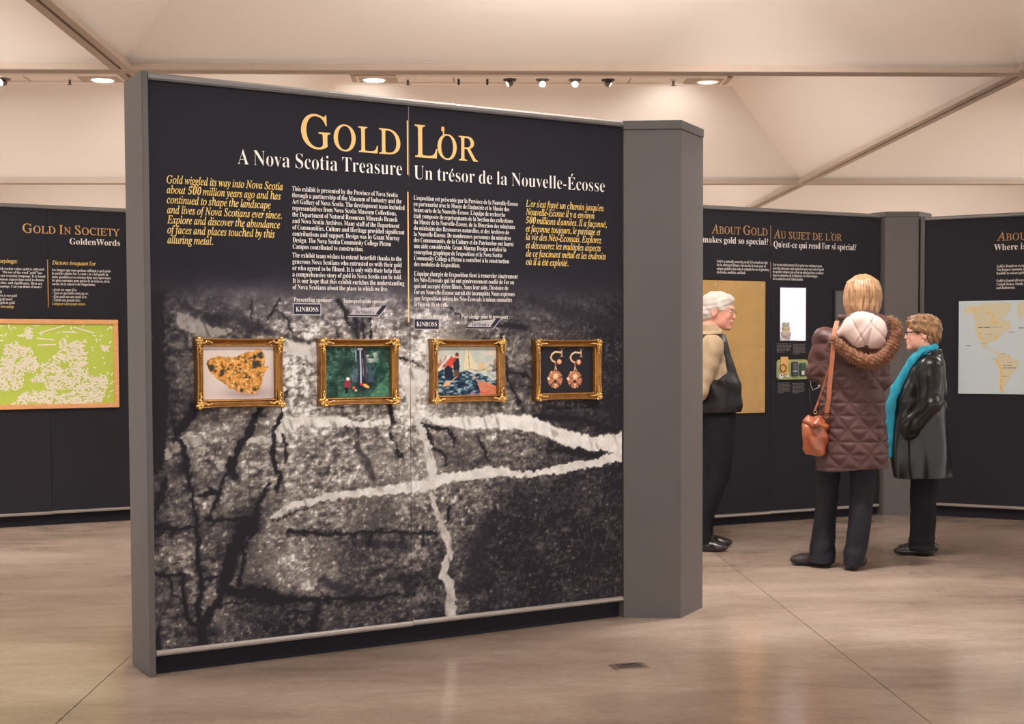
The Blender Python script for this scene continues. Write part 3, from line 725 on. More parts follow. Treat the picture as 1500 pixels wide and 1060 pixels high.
LUM = np.array([
[42,42,44,46,46,48,48,50,48,48,46,45,44,42,42],[45,52,72,84,80,82,88,92,80,76,60,55,50,48,45],[40,85,80,108,132,138,128,132,132,118,92,74,62,52,42],
[38,110,130,100,135,152,135,152,152,125,105,85,62,45,40],[38,95,105,120,178,172,155,172,182,152,112,85,58,42,38],[40,85,100,130,168,166,152,152,182,142,105,82,54,42,38],
[40,85,100,120,152,152,135,142,182,150,122,95,66,52,42],[50,110,116,116,138,128,134,142,134,98,94,88,72,58,55],[62,85,120,116,142,134,118,128,132,98,88,76,50,44,44],
[72,92,90,78,142,115,108,108,112,122,84,45,40,40,40],[72,65,80,90,112,92,88,88,88,94,52,42,40,40,40],[112,90,80,100,142,115,68,78,78,62,45,42,40,40,40],
[76,76,100,84,128,124,78,62,62,56,45,42,40,40,40],[76,86,84,78,74,64,68,58,58,62,48,42,40,40,40],[70,72,62,52,56,52,52,52,52,46,42,42,40,40,40]], float)
LU = [.0071,.1339,.2784,.4267,.579,.7356,.8965,1.062,1.2323,1.4075,1.5878,1.7736,1.9651,2.1625,2.3249]
LY = [400,430,460,490,530,570,610,650,690,730,770,810,850,890,930]
def mural(u0, u1):
    z0, z1 = .103, 2.412; zs = 1.74; st = .0046
    nx = int((u1-u0)/st)+2; ny = int((zs-z0)/st)+2
    u = np.linspace(u0, u1, nx); z = np.concatenate([np.linspace(z0, zs, ny), [zs+.15, zs+.4, z1]])
    U, Z = np.meshgrid(u, z)
    py = 490+(1.394-Z)*(360-27.6*U)
    # warp for natural edges
    wu = (fbm(U*14, Z*14, 4, 3)-.5)*.035; wz = (fbm(U*14+7, Z*14+3, 4, 4)-.5)*.045
    Uw, Zw = U+wu*.6, Z+wz*.6
    hu = (fbm(U*55, Z*55, 4, 301)-.5)*.022; hz = (fbm(U*55+5, Z*55, 4, 303)-.5)*.022; nz = fbm(U*34, Z*34, 4, 305)
    fi = np.interp(np.clip(py, 400, 930), LY, np.arange(15)); fj = np.interp(Uw+wu, LU, np.arange(15))
    fi = np.clip(fi+(fbm(U*9, Z*9, 3, 8)-.5)*.9, 0, 13.999)
    i0 = fi.astype(int); j0 = np.clip(fj.astype(int), 0, 13); a = fi-i0; b_ = fj-j0
    L = (LUM[i0,j0]*(1-a)+LUM[i0+1,j0]*a)*(1-b_)+(LUM[i0,j0+1]*(1-a)+LUM[i0+1,j0+1]*a)*b_
    rock = np.clip((py-415)/50, 0, 1)
    c1 = crackle(U*17+fbm(U*9,Z*9,3,1)*2.5, Z*22+fbm(U*9,Z*9,3,2)*2.5, 5)
    c2 = crackle(U*46+fbm(U*22,Z*22,3,6)*3, Z*50+fbm(U*20,Z*20,3,9)*3, 8)
    rd = ridged(U*22, Z*30, 5, 21); f1 = fbm(U*55, Z*60, 5, 31); f2 = vnoise(U*170, Z*170, 77)
    dz = U-.9+(Z-1)*.3
    f3 = fbm(U*7, Z*10, 4, 91)
    r2 = ridged(U*11+wu*20, Z*26+wz*20, 4, 121); s3 = fbm(U*38+Z*30, Z*90-U*20, 4, 131); c0 = crackle(U*7+wu*22, Z*8+wz*22, 15)
    tex = (.66+.34*np.clip(c0*12, 0, 1))*(.92+.09*np.clip(c1*5, 0, 1))*(.66+.48*rd)*(.34+1.32*f1)*(.92+.16*f2)*(.50+1.0*f3)*(.50+.68*r2)*(.52+.96*s3)
    tex = tex/tex.mean()
    Ld = L*(1+(np.clip(tex,0,2.0)-1)*rock*np.clip(.45+.75*(vnoise(U*5,Z*5,9)), .4, 1.15))
    fl = np.clip((fbm(U*95, Z*80, 3, 155)-.66)*7, 0, 1)*rock; Ld = Ld*(1+fl*.7)
    # sparkle on dark rock
    sp = np.clip((fbm(U*120, Z*90, 3, 55)-.70)*9, 0, 1)*rock*np.clip((95-L)/50, 0, 1)*fbm(U*9,Z*9,2,44)
    Ld = Ld+sp*85
    for s in MS:
        q = seg_dist(Uw, Zw, s); k = np.clip(1.5-q, 0, 1)*(.35+.9*np.clip(ridged(U*30,Z*30,3,5)-.2,0,1))
        Ld = Ld*(1-np.clip(k, 0, .75))+42*np.clip(k, 0, .75)
    Wk = np.zeros_like(L)
    WB = [186,206,226,228,214,204,190,150,206,216]; vb = np.full(L.shape, 200.)
    for wi, s in enumerate(MW):
        q = seg_dist(U+wu*.45+hu*1.2, Z+wz*.45+hz*1.2, s)*(.80+.45*nz); kk = np.clip((1.12-q)*4.5, 0, 1)*(np.clip(.35+1.5*fbm(U*26,Z*26,3,340+wi),0,1) if wi in (0,5,6,7,8) else 1); vb = np.where(kk > Wk, WB[wi], vb); Wk = np.maximum(Wk, kk)
    vein = vb+26*(fbm(U*40, Z*40, 4, 12)-.5)*2-70*np.clip((vnoise(U*60+Z*20, Z*14, 4)-.72)*4, 0, 1)
    vein = vein-np.clip(1-U, 0, .8)*30*(Z < 1.25)
    Ld = Ld*(1-Wk)+vein*Wk
    Dk = np.zeros_like(L); Sh = np.zeros_like(L)
    for s in MD:
        q = seg_dist(U+wu*.4+hu*1.3, Z+wz*.4+hz*1.3, s)*(.55+1.0*nz); Dk = np.maximum(Dk, np.clip((1.25-q)*2.2, 0, 1)); Sh = np.maximum(Sh, np.clip((3.0-q)/2.0, 0, 1))
    Ld = Ld*(1-Sh*.22*(1-Wk*.7)); Ld = Ld*(1-Dk*.95)+34*Dk*.95
    Ld = np.clip(Ld*1.0, 36, 236)
    fade = np.clip((py-395)/95, 0, 1)**1.1
    cool = np.array([.99,.965,1.06]); warm = np.array([1.035,.985,.945])
    warm = warm*np.clip((225-Ld)/90,0,1)[...,None]+np.array([1.0,.995,.985])*(1-np.clip((225-Ld)/90,0,1)[...,None])
    g = Ld[...,None]*(cool*(1-fade[...,None])+warm*fade[...,None])
    k = np.clip((Ld-40)/60, 0, 1)[...,None]
    g = g*k+(np.array([44,41,48]))*(1-k)*Ld[...,None]/42
    top = np.array([37,35,43.])
    f0 = np.clip((py-385)/45, 0, 1)[...,None]
    g = top*(1-f0)+g*f0
    V = np.stack([U, np.zeros_like(U), Z], -1).reshape(-1,3); i = np.arange(U.size).reshape(U.shape)
    q = np.stack([i[:-1,:-1], i[:-1,1:], i[1:,1:], i[1:,:-1]], -1).reshape(-1,4)
    ink = lin(np.clip(g, 0, 255)).reshape(-1,3)
    # give the sheet its thickness
    n = len(V); e = .005
    cs = [(u0,z0),(u1,z0),(u1,z1),(u0,z1)]
    Vb = np.array([(a,0,b) for a,b in cs]+[(a,e,b) for a,b in cs]); V = np.concatenate([V, Vb])
    q = np.concatenate([q, np.array([(n,n+4,n+5,n+1),(n+1,n+5,n+6,n+2),(n+2,n+6,n+7,n+3),(n+3,n+7,n+4,n),(n+4,n+7,n+6,n+5)])])
    ink = np.concatenate([ink, np.tile(lin((150,146,150)), (8,1))])
    return V, q, ink
M_MURAL = print_mat('mural_print', .6, spec=.12, nscale=170, namt=.16)
GP = []
for a, b_ in ((.0, 1.1668), (1.1692, 2.328)):
    V, q, ink = mural(a, b_)
    GP.append(fast_mesh('graphic_panel', V, q, M_MURAL, W0, ink=ink))
GP[0]['label'] = 'rock face photograph under English text'; GP[1]['label'] = 'rock face photograph under French text'
# the thin bright edge of the joint
MB().box(1.1670, -.0003, 2.1, 1.1690, .004, 2.412).build('panel_joint', mat('joint_light', (150,146,150), .5), W0)

def lettering(name, parent, m, fn):
    l = Lettering(); fn(l); o = l.build(name, m, parent); return o
gL, gR = GP
def f(l):
    l.line('G', .656, 2.190, .205, width=.135, style='u'); l.line('OLD', .806, 2.190, .158, width=.320, style='u')
lettering('title_lettering', gL, M_GOLDT, f)
def f(l):
    l.line('L’', 1.197, 2.188, .205, width=.150, style='u'); l.line('OR', 1.312, 2.188, .158, width=.208, style='u')
lettering('title_lettering', gR, M_GOLDT, f)
lettering('divider_line', gL, M_GOLDT, lambda l: (l.rect(1.1585, 2.106, 1.1645, 2.345), l.rect(1.1585, 1.449, 1.1645, 2.030)))
lettering('subtitle_lettering', gL, M_WHT, lambda l: l.line('A Nova Scotia Treasure', .373, 2.100, .092, width=.760, style='h'))
lettering('subtitle_lettering', gR, M_WHT, lambda l: l.line('Un trésor de la Nouvelle-Écosse', 1.192, 2.089, .090, width=1.035, style='h'))
lettering('text_lettering', gL, M_YEL, lambda l: l.block(['Gold wiggled its way into Nova Scotia', 'about 500 million years ago and has', 'continued to shape the landscape', 'and lives of Nova Scotians ever since.', 'Explore and discover the abundance', 'of faces and places touched by this', 'alluring metal.'], .073, 2.003, .0404, .046, .498, style='i'))
lettering('text_lettering', gR, M_YEL, lambda l: l.block(['L’or s’est frayé un chemin jusqu’en', 'Nouvelle-Écosse il y a environ', '500 millions d’années. Il a façonné,', 'et façonne toujours, le paysage et', 'la vie des Néo-Écossais. Explorez', 'et découvrez les multiples aspects', 'de ce fascinant métal et les endroits', 'où il a été exploité.'], 1.777, 1.996, .0388, .045, .443, style='i'))
EN1 = ['This exhibit is presented by the Province of Nova Scotia', 'through a partnership of the Museum of Industry and the', 'Art Gallery of Nova Scotia. The development team included', 'representatives from Nova Scotia Museum Collections,', 'the Department of Natural Resources Minerals Branch', 'and Nova Scotia Archives. Many staff of the Department', 'of Communities, Culture and Heritage provided significant', 'contributions and support. Design was by Grant Murray', 'Design. The Nova Scotia Community College Pictou', 'Campus contributed to construction.']
EN2 = ['The exhibit team wishes to extend heartfelt thanks to the', 'generous Nova Scotians who entrusted us with their gold', 'or who agreed to be filmed. It is only with their help that', 'a comprehensive story of gold in Nova Scotia can be told.', 'It is our hope that this exhibit enriches the understanding', 'of Nova Scotians about the place in which we live.']
FR1 = ['L’exposition est présentée par la Province de la Nouvelle-Écosse', 'en partenariat avec le Musée de l’industrie et le Musée des', 'beaux-arts de la Nouvelle-Écosse. L’équipe de recherche', 'était composée de représentants de la Section des collections', 'du Musée de la Nouvelle-Écosse, de la Direction des minéraux', 'du ministère des Ressources naturelles, et des Archives de', 'la Nouvelle-Écosse. De nombreuses personnes du ministère', 'des Communautés, de la Culture et du Patrimoine ont fourni', 'une aide considérable. Grant Murray Design a réalisé la', 'conception graphique de l’exposition et le Nova Scotia', 'Community College à Pictou a contribué à la construction', 'des modules de l’exposition.']
FR2 = ['L’équipe chargée de l’exposition tient à remercier sincèrement', 'les Néo-Écossais qui lui ont généreusement confié de l’or ou', 'qui ont accepté d’être filmés. Sans leur aide, l’histoire de', 'l’or en Nouvelle-Écosse aurait été incomplète Nous espérons', 'que l’exposition aidera les Néo-Écossais à mieux connaître', 'le lieu où ils vivent.']
def f(l):
    l.block(EN1, .613, 2.003, .0272, .030, .498); l.block(EN2, .611, 1.7215, .0271, .030, .517)
    l.line('Presenting sponsor:', .615, 1.534, .027, width=.178); l.line('Transportation sponsor:', .843, 1.532, .027, width=.212)
lettering('text_lettering', gL, M_WHT, f)
def f(l):
    l.block(FR1, 1.190, 1.996, .0268, .030, .544); l.block(FR2, 1.190, 1.6585, .0274, .030, .541)
    l.line('Parrainage principal :', 1.188, 1.4715, .027, width=.180); l.line('Parrainage pour le transport :', 1.430, 1.470, .027, width=.256)
lettering('text_lettering', gR, M_WHT, f)
def logos(g, ku, kz, du, dz):
    lettering('sponsor_logo', g, M_GLOW, lambda l: l.rect(ku-.004, kz-.004, ku+.127, kz+.047))
    l = Lettering(-.0018); l.rect(ku, kz, ku+.123, kz+.043); l.build('sponsor_logo', M_NAVY, g)
    l = Lettering(-.0024); l.line('KINROSS', ku+.010, kz+.0115, .030, width=.103); l.build('sponsor_logo', M_WHT, g)
    lettering('sponsor_logo', g, M_GLOW, lambda l: l.quad([(du-.004,dz-.003),(du+.148,dz-.003),(du+.190,dz+.048),(du+.035,dz+.032)]))
    l = Lettering(-.0018); l.quad([(du,dz),(du+.142,dz),(du+.150,dz+.007),(du+.006,dz+.007)]); l.quad([(du+.130,dz+.010),(du+.150,dz+.007),(du+.188,dz+.050),(du+.164,dz+.050)])
    l.line('DeMont’s', du+.032, dz+.011, .026, width=.090); l.build('sponsor_logo', M_NAVY, g)
logos(gL, .614, 1.480, .868, 1.474)
logos(gR, 1.190, 1.421, 1.452, 1.424)

# grey column at its right end
def column(lbl, pts, H, capmat=None):
    t = empty('display_column', (pts[0][0], pts[0][1], 0)); tag(t, lbl, 'column')
    P = [(x-pts[0][0], y-pts[0][1]) for x,y in pts]
    c = (sum(p[0] for p in P)/len(P), sum(p[1] for p in P)/len(P))
    def off(d): return [(c[0]+(x-c[0])*(1+d), c[1]+(y-c[1])*(1+d)) for x,y in P]
    MB().prism(P, 0, H-.045).build('column_body', M_GREY, t)
    MB().prism(off(-.02), H-.048, H-.040).build('cap_joint', M_GREY2, t)
    MB().prism(off(.012), H-.041, H).build('column_cap', mat('column_cap', (86,82,82), .5, .1), t)
    return t
column('grey angular column closing the right end of the tall front wall', [(.7935,6.7125),(1.0725,6.690),(1.228,6.965),(1.09,7.205),(.81,7.22),(.675,6.945)], 2.440)

# ---- right-hand walls ----------------------------------------------------------
AR, BR = (1.811, 10.185), (3.334, 10.865)
W1, g1 = display_wall('black display wall about the metal gold, behind the three visitors', AR, BR, 2.236, 2.405, u0=-.568, seam=.6015, kick=.068)
AQ, BQ = (3.79, 10.75), (4.64, 10.237)
W2, g2 = display_wall('black display wall with the pale map at the right edge', AQ, BQ, 2.336, 2.378, u0=-.125, seam=1.043, left_post=False, kick=.088)
MB().bbox(-.160, -.012, 0, -.1255, .24, 2.382, .003).build('end_post', M_GREY2, W2)
column('grey column between the two black walls behind the visitors', [(3.372,10.852),(3.640,10.842),(3.80,11.02),(3.66,11.30),(3.34,11.30),(3.26,11.06)], 2.425)
AL, BL = (-3.503, 10.4697), (-2.67, 10.876)
W3, g3 = display_wall('black display wall with the green word board at the left edge', AL, BL, 2.336, 2.4535, u0=-.785, seam=.383, kick=.088)

M_GOLDD = mat('ink_gold_dim', (176, 138, 98), .55, spec=.2)
def title(g, m, text, u, z, w_, align='l'):
    # small capitals: capital initials, raised small capitals after them
    lettering('title_lettering', g, m, lambda l: l.line(text, u, z, .098, width=w_, style='u', sc=.80, align=align))
title(g1[0], M_GOLDD, 'About Gold', .5685, 2.198, .512, 'r')
title(g1[1], M_GOLDD, 'Au sujet de l’or', .626, 2.180, .659)
lettering('subtitle_lettering', g1[0], M_WHT, lambda l: l.line('What makes gold so special?', .5752, 2.128, .070, width=.76, align='r'))
lettering('subtitle_lettering', g1[1], M_WHT, lambda l: l.line('Qu’est-ce qui rend l’or si spécial?', .6264, 2.112, .070, width=.802))
lettering('divider_line', g1[0], M_GOLDD, lambda l: (l.rect(.5965, 2.121, .6005, 2.277), l.rect(.5965, 1.877, .6005, 2.0015)))
lettering('text_lettering', g1[0], M_WHT, lambda l: l.block(['Gold is a naturally occurring metal. It is prized not only', 'for its alluring brilliance, but also for its vast array of', 'unique qualities that make it valuable for use in jewellery,', 'electronics, medicine, and food.'], .106, 1.983, .0272, .030, .466))
lettering('text_lettering', g1[1], M_WHT, lambda l: l.block(['L’or est un métal naturel. Il est prisé non seulement pour', 'son éclat attrayant, mais également pour une vaste éventail', 'de qualités uniques qui en font un métal précieux à utiliser', 'dans les domaines de la bijouterie, de l’électronique,', 'de la médecine et de l’alimentation.'], .621, 1.970, .0268, .030, .470))
lettering('caption_lettering', g1[1], M_GREYT, lambda l: (l.greek(.660,.805,1.372,7,.0105,.0052,3), l.greek(.815,.945,1.368,8,.0105,.0052,4), l.greek(.675,.795,1.070,8,.0105,.0052,5), l.greek(.810,.935,1.066,8,.0105,.0052,6)))
title(g2[0], M_GOLDD, 'About Gold', .419, 2.166, .512)
lettering('subtitle_lettering', g2[0], M_WHT, lambda l: l.line('Where is gold found?', .3995, 2.094, .070, width=.56))
lettering('text_lettering', g2[0], M_WHT, lambda l: (l.block(['Gold is found on every continent.', 'The largest amounts are where it is', 'feasible to extract gold from rock.'], .421, 1.960, .0272, .030, .30), l.block(['Gold is found all over the world:', 'United States, South Africa, Canada', 'and Indonesia.'], .421, 1.848, .0272, .030, .30)))
M_GOLDO = mat('ink_gold_orange', (204, 160, 108), .55, spec=.2)
title(g3[1], M_GOLDO, 'Gold In Society', .2009, 2.237, .722)
lettering('subtitle_lettering', g3[1], M_WHT, lambda l: l.line('GoldenWords', .5446, 2.160, .070, width=.381))
lettering('divider_line', g3[0], M_GOLDO, lambda l: l.rect(.3765, 1.674, .3815, 2.038))
lettering('heading_lettering', g3[0], M_YEL, lambda l: l.line('sayings:', .158, 2.005, .043, width=.135, style='i', align='r'))
lettering('heading_lettering', g3[1], M_YEL, lambda l: l.line('Dictons évoquant l’or', .411, 2.002, .043, width=.328, style='i'))
def f(l):
    for k, (s, e) in enumerate([('which society values gold is reflected', .352), ('The use of the word "gold" has', .337), ('of our everyday language. It is found', .360), ('common expressions used to denote', .350), ('value, and significance. Here are', .337), ('sayings. Can you think of more?', .332)]):
        l.line(s, e, 1.9535-k*.0268, .028, sx=.80, align='r')
    for k, (s, e) in enumerate([('gold', .045), ('glitters is not gold', .152), ('a gold mine', .118), ('weight in gold', .135)]):
        l.line(s, e, 1.777-k*.0268, .028, sx=.80, align='r', style='i')
lettering('text_lettering', g3[0], M_WHT, f)
lettering('text_lettering', g3[1], M_WHT, lambda l: (l.block(['Les langues que nous parlons reflètent à quel point', 'la société valorise l’or. Le mot « or » fait partie de', 'notre quotidien et se retrouve dans nos expressions', 'les plus courantes pour parler de la richesse, de la', 'rareté, de la valeur et de l’importance.'], .410, 1.952, .0268, .030, .440), l.block(['• Avoir un cœur d’or.', '• Tout ce qui brille n’est pas or.', '• Être assis sur une mine d’or.', '• Valoir son pesant d’or.'], .408, 1.802, .0268, .029, .185, style='i')))
lettering('highlight_lettering', g3[1], M_YEL, lambda l: l.line('Composez votre propre dicton.', .408, 1.693, .029, width=.248, style='i'))
lettering('highlight_lettering', g3[0], M_YEL, lambda l: l.line('Compose your own sayings', .128, 1.667, .029, width=.21, style='i', align='r'))

# ================================================================== FRAMED PICTURES
def gold_mat():
    m = mat('antique_gold', (150, 106, 58), .33, .7, noise=.25, nscale=30)
    return m
M_FRAME = gold_mat()
M_ORN = mat('bright_gold', (218, 174, 104), .22, .8, noise=.45, nscale=140)
M_PRINT = print_mat('picture_print', .45, spec=.15)
def place_on(root_xy, ang, u, z, y=0):
    return (root_xy[0]+u*math.cos(ang)-y*math.sin(ang), root_xy[1]+u*math.sin(ang)+y*math.cos(ang), z)
ANG0 = math.atan2(BM[1]-AM[1], BM[0]-AM[0])
def frame(lbl, uc, zc, W, H, canvas, seed):
    """ornate frame with bowed sides; local x along the wall, y into the wall, z up, back plane at y=0"""
    t = empty('framed_picture', place_on(AM, ANG0, uc, zc), ANG0)
    tag(t, lbl, 'framed picture', 'gilt framed pictures on the rock mural')
    D = .05
    # profile: (distance from outer edge as share of the moulding width, height off the wall)
    prof = [(0,0),(0,.030),(.03,.040),(.12,.047),(.20,.044),(.34,.036),(.52,.029),(.66,.026),(.74,.029),(.80,.033),(.88,.032),(.90,.026),(1,.022),(1,.010)]
    mw = .037; N = 20
    hw, hh = W/2, H/2
    vs = []; fs = []; path = []
    for side in range(4):
        for k in range(N):
            s = -1+2*k/N
            bow = .0045*(1-s*s)**1
            path.append((side, s, bow))
    npf = len(prof)
    for side, s, bow in path:
        for q, h in prof:
            o = bow*(1-q)+mw*q
            a, b_ = hw-o, hh-o
            ah, bh = hw-mw*q, hh-mw*q
            if side == 0: x, z = s*ah, -b_
            elif side == 1: x, z = a, s*bh
            elif side == 2: x, z = -s*ah, b_
            else: x, z = -a, -s*bh
            vs.append((x, -h, z))
    n = len(path)
    for i in range(n):
        j = (i+1) % n
        for k in range(npf-1): fs.append((i*npf+k, j*npf+k, j*npf+k+1, i*npf+k+1))
    MB().add(vs, fs).build('frame_moulding', M_FRAME, t, True)
    iw, ih = hw-mw, hh-mw
    # beading round the sight edge
    m = MB(); r = .0028; st = .0078
    for sgn in (-1, 1):
        k = int(2*iw/st)
        for i in range(k+1): m.ball((-iw+2*iw*i/k, -.031, sgn*(ih+.005)), (r*1.25,r,r), 6, 4)
        k = int(2*ih/st)
        for i in range(1,k): m.ball((sgn*(iw+.005), -.031, -ih+2*ih*i/k), (r,r,r*1.25), 6, 4)
    tag(m.build('beading', M_ORN, t, True), kind='stuff')
    # leafy ornaments at the four corners
    R = random.Random(seed)
    proto = MB()
    for arm in (0, 1):
        for i in range(13):
            f = i/12; d = .004+.062*f; off = R.uniform(-.010, .010)*(1-f*.6)+.019
            x, z = (d, off) if arm == 0 else (off, d)
            rr = (.0072-.0034*f)*R.uniform(.75, 1.2)
            proto.ball((x, -.042-.004*(1-f)*R.random(), z), (rr*1.3, rr*.8, rr), 6, 4)
        for i in range(6):
            f = i/5; d = .006+.05*f
            x, z = (d, .006) if arm == 0 else (.006, d)
            proto.ball((x, -.046, z), (.0035*(1.2-f*.5),)*3, 6, 4)
    proto.ball((.013,-.047,.013), (.008,.005,.008), 8, 5)
    for sx in (-1, 1):
        for sz in (-1, 1):
            mm = MB().add([(sx*(x-hw), y, sz*(z-hh)) for x,y,z in proto.v], proto.f)
            mm.build('corner_ornament', M_ORN, t, True)
    canvas.mesh('picture_print', M_PRINT, t, -iw-.002, -ih-.002, iw+.002, ih+.002, -.012)
    return t

def sn(c, s=3, a=.2, seed=0):
    return (1-a)+2*a*fbm(c.X*s*c.a, c.Y*s, 5, seed)
# 1: nugget on pale ground
c = Canvas(150, 112, (226,212,206))
c.mul(1-.10*(1-c.Y)*fbm(c.X*2,c.Y*2,2,1))
c.fill(np.exp(-(((c.X-.62)/.30)**2+((c.Y-.12)/.10)**2)), (150,128,140), .75)
P = [(245,430),(260,380),(370,335),(460,355),(570,350),(650,320),(740,285),(790,290),(840,258),(880,265),(925,330),(930,420),(905,460),(975,455),(960,490),(930,520),(905,560),(895,620),(880,690),(820,770),(760,785),(680,765),(610,775),(560,720),(500,715),(440,650),(340,580),(270,510)]
P = [((x-195)/835, 1-(y-225)/615) for x,y in P]
nug = in_poly(c.X+.035*(fbm(c.X*22,c.Y*18,3,2)-.5), c.Y+.035*(fbm(c.X*22,c.Y*18,3,9)-.5), P)
t1 = fbm(c.X*26, c.Y*20, 4, 5); t2 = ridged(c.X*22, c.Y*17, 3, 8)
sh = np.clip(.55+.6*t2, 0, 1.25)*(1.0+.15*(c.Y-.5))
g = np.array([226,160,82.])[None,None]*sh[...,None]
g = g*(1-np.clip((t1-.60)*6,0,1)[...,None]*.55)
hl = np.clip((fbm(c.X*40,c.Y*32,3,15)-.62)*6,0,1)[...,None]
g = g*(1-hl)+np.array([250,214,150.])*hl
for x, y, r in ((820,430,62),(870,335,36),(800,355,26),(300,480,40),(420,530,30),(490,490,18),(630,490,16),(700,590,18),(800,725,24),(640,730,22)):
    X0, Y0 = (x-195)/835, 1-(y-225)/615
    k = np.clip((1.15-np.hypot((c.X-X0)*835, (c.Y-Y0)*615)/r+(fbm(c.X*18,c.Y*16,3,3)-.5)*1.4)*2.5, 0, 1)[...,None]
    g = g*(1-k*.85)+np.array([44,50,48.])*k*.85
c.c = np.where(nug[...,None], g, c.c)
frame('gilt framed photograph of a gold nugget on a pale ground, leftmost on the rock mural', .363, 1.233, .381, .293, c, 1)
# 2: drilling rig in a forest
c = Canvas(150, 116, (44,98,82))
n1 = fbm(c.X*9, c.Y*8, 5, 31); n2 = fbm(c.X*22, c.Y*20, 4, 33)
c.c = np.array([54,92,80.])*(.45+.75*n1[...,None])*(.62+.75*n2[...,None])
c.fill(np.clip((n2-.62)*5,0,1)*(c.Y > .2), (120,170,150), .6)
c.fill(np.clip((fbm(c.X*14,c.Y*14,4,61)-.50)*7,0,1)*np.exp(-(((c.X-.70)/.12)**2+((c.Y-.82)/.22)**2)), (226,226,222), .95)
c.fill(np.clip((fbm(c.X*14,c.Y*14,4,62)-.55)*7,0,1)*np.exp(-(((c.X-.36)/.10)**2+((c.Y-.92)/.12)**2)), (200,214,210), .8)
c.fill(np.exp(-(((c.X-.33)/.10)**2+((c.Y-.66)/.10)**2)), (24,44,44), .8)
c.fill(np.exp(-(((c.X-.84)/.10)**2+((c.Y-.55)/.16)**2)), (22,58,50), .7)
c.fill(np.exp(-(((c.X-.60)/.17)**2+((c.Y-.22)/.12)**2)), (30,30,42), .85)
c.poly([(.49,1),(.63,1),(.63,.25),(.52,.2)], (38,42,62), .92)
c.poly([(.60,1),(.635,1),(.64,.4),(.61,.35)], (92,62,72), .7)
c.stroke([(.545,.92),(.55,.25)], .012, (196,202,216)); c.stroke([(.47,1),(.475,.7)], .006, (190,196,206), .8)
c.poly([(.50,.93),(.58,.93),(.58,.97),(.50,.97)], (214,220,228))
c.stroke([(.58,.75),(.59,.42)], .006, (150,160,182), .8)
c.poly([(.41,.3),(.50,.3),(.5,.55),(.42,.62)], (104,112,140), .6, .05, 3)
c.poly([(.64,.3),(.74,.3),(.71,.62),(.685,.66),(.67,.5)], (66,82,112), .8, .03, 5)
c.fill(np.clip(n2*1.6,0,1)*np.clip((.24-c.Y+.12*np.sin(c.X*9))*6,0,1)*(c.X > .2), (76,138,112), .7)
c.fill(np.clip(n2*1.7,0,1)*in_poly(c.X,c.Y,[(.68,0),(1,0),(1,.55),(.9,.35)]), (96,156,124), .6)
c.poly([(.30,.20),(.30,.32),(.33,.36),(.38,.34),(.39,.24),(.36,.19)], (150,50,66))
c.poly([(.305,.08),(.345,.08),(.36,.2),(.30,.2)], (32,28,40)); c.disc(.35,.365,.026,(238,236,236))
c.disc(.563,.255,.022,(216,52,54)); c.poly([(.58,.26),(.62,.265),(.68,.21),(.67,.175),(.60,.20)], (236,184,104))
c.disc(.44,.19,.02,(220,110,72)); c.disc(.47,.14,.02,(210,196,170))
frame('gilt framed photograph of a drilling rig and workers in green forest, second from left', .905, 1.231, .381, .293, c, 2)
# 3: painted shore scene with a tent and two figures
c = Canvas(150, 116, (206,206,196))
n1 = fbm(c.X*6, c.Y*7, 5, 71); n2 = fbm(c.X*16, c.Y*24, 5, 73)
c.c = np.array([198,204,194.])*(.90+.16*n1[...,None])
c.fill(np.clip((n1-.42)*3,0,1)*(c.X > .45), (230,202,190), .7)
c.poly([(.0,.55),(.0,.75),(.05,.62),(.08,.78),(.11,.66),(.15,.84),(.2,.72),(.24,.60),(.3,.56)], (190,120,100), .8, .06, 2)
c.poly([(.1,.6),(.13,.75),(.16,.6)], (70,60,70), .7, .04); c.poly([(.0,.62),(.02,.74),(.05,.6)], (60,70,86), .7, .04)
c.poly([(.45,.5),(.47,.8),(.50,.97),(.53,.97),(.58,.8),(.66,.6),(.67,.5)], (222,210,176), 1, .015); c.stroke([(.525,.95),(.545,.55)], .005, (120,110,100), .8)
c.poly([(.69,.52),(.70,.64),(.76,.70),(.80,.62),(.80,.52)], (214,186,140)); c.poly([(.70,.5),(.80,.5),(.88,.6),(1,.5),(1,.62),(.9,.64),(.82,.55)], (96,140,136), .8, .05); c.poly([(.78,.5),(.84,.58),(.89,.5)], (206,190,130))
c.poly([(.93,.52),(.965,.74),(1,.78),(1,.5)], (150,110,104), .7, .05)
sea = np.clip((.52+.03*np.sin(c.X*14)-c.Y)*18, 0, 1)
c.fill(sea, (48,72,92)); c.fill(sea*np.clip((n2-.50)*6,0,1), (176,206,212), .85); c.fill(sea*np.clip((.45-n2)*7,0,1), (20,28,54), .9)
c.poly([(.45,.5),(.62,.46),(.8,.4),(1,.28),(1,.45),(.8,.5),(.6,.53)], (228,224,212), .75, .10, 4)
c.poly([(.55,.4),(.66,.33),(.70,.2),(.74,.0),(1,0),(1,.16),(.86,.26),(.72,.28),(.62,.38)], (222,140,104), .92, .06, 6)
c.fill(in_poly(c.X,c.Y,[(.7,.02),(.98,.02),(.98,.14),(.8,.22)])*np.clip((n2-.4)*5,0,1), (206,84,66), .7)
c.poly([(.54,.0),(.58,.08),(.68,.02),(.66,0)], (190,150,180), .7, .04)
c.poly([(.14,.56),(.18,.70),(.25,.82),(.29,.76),(.28,.62),(.22,.55)], (208,78,60), 1, .02); c.poly([(.14,.36),(.13,.55),(.2,.62),(.27,.55),(.27,.36)], (34,36,56), 1, .02)
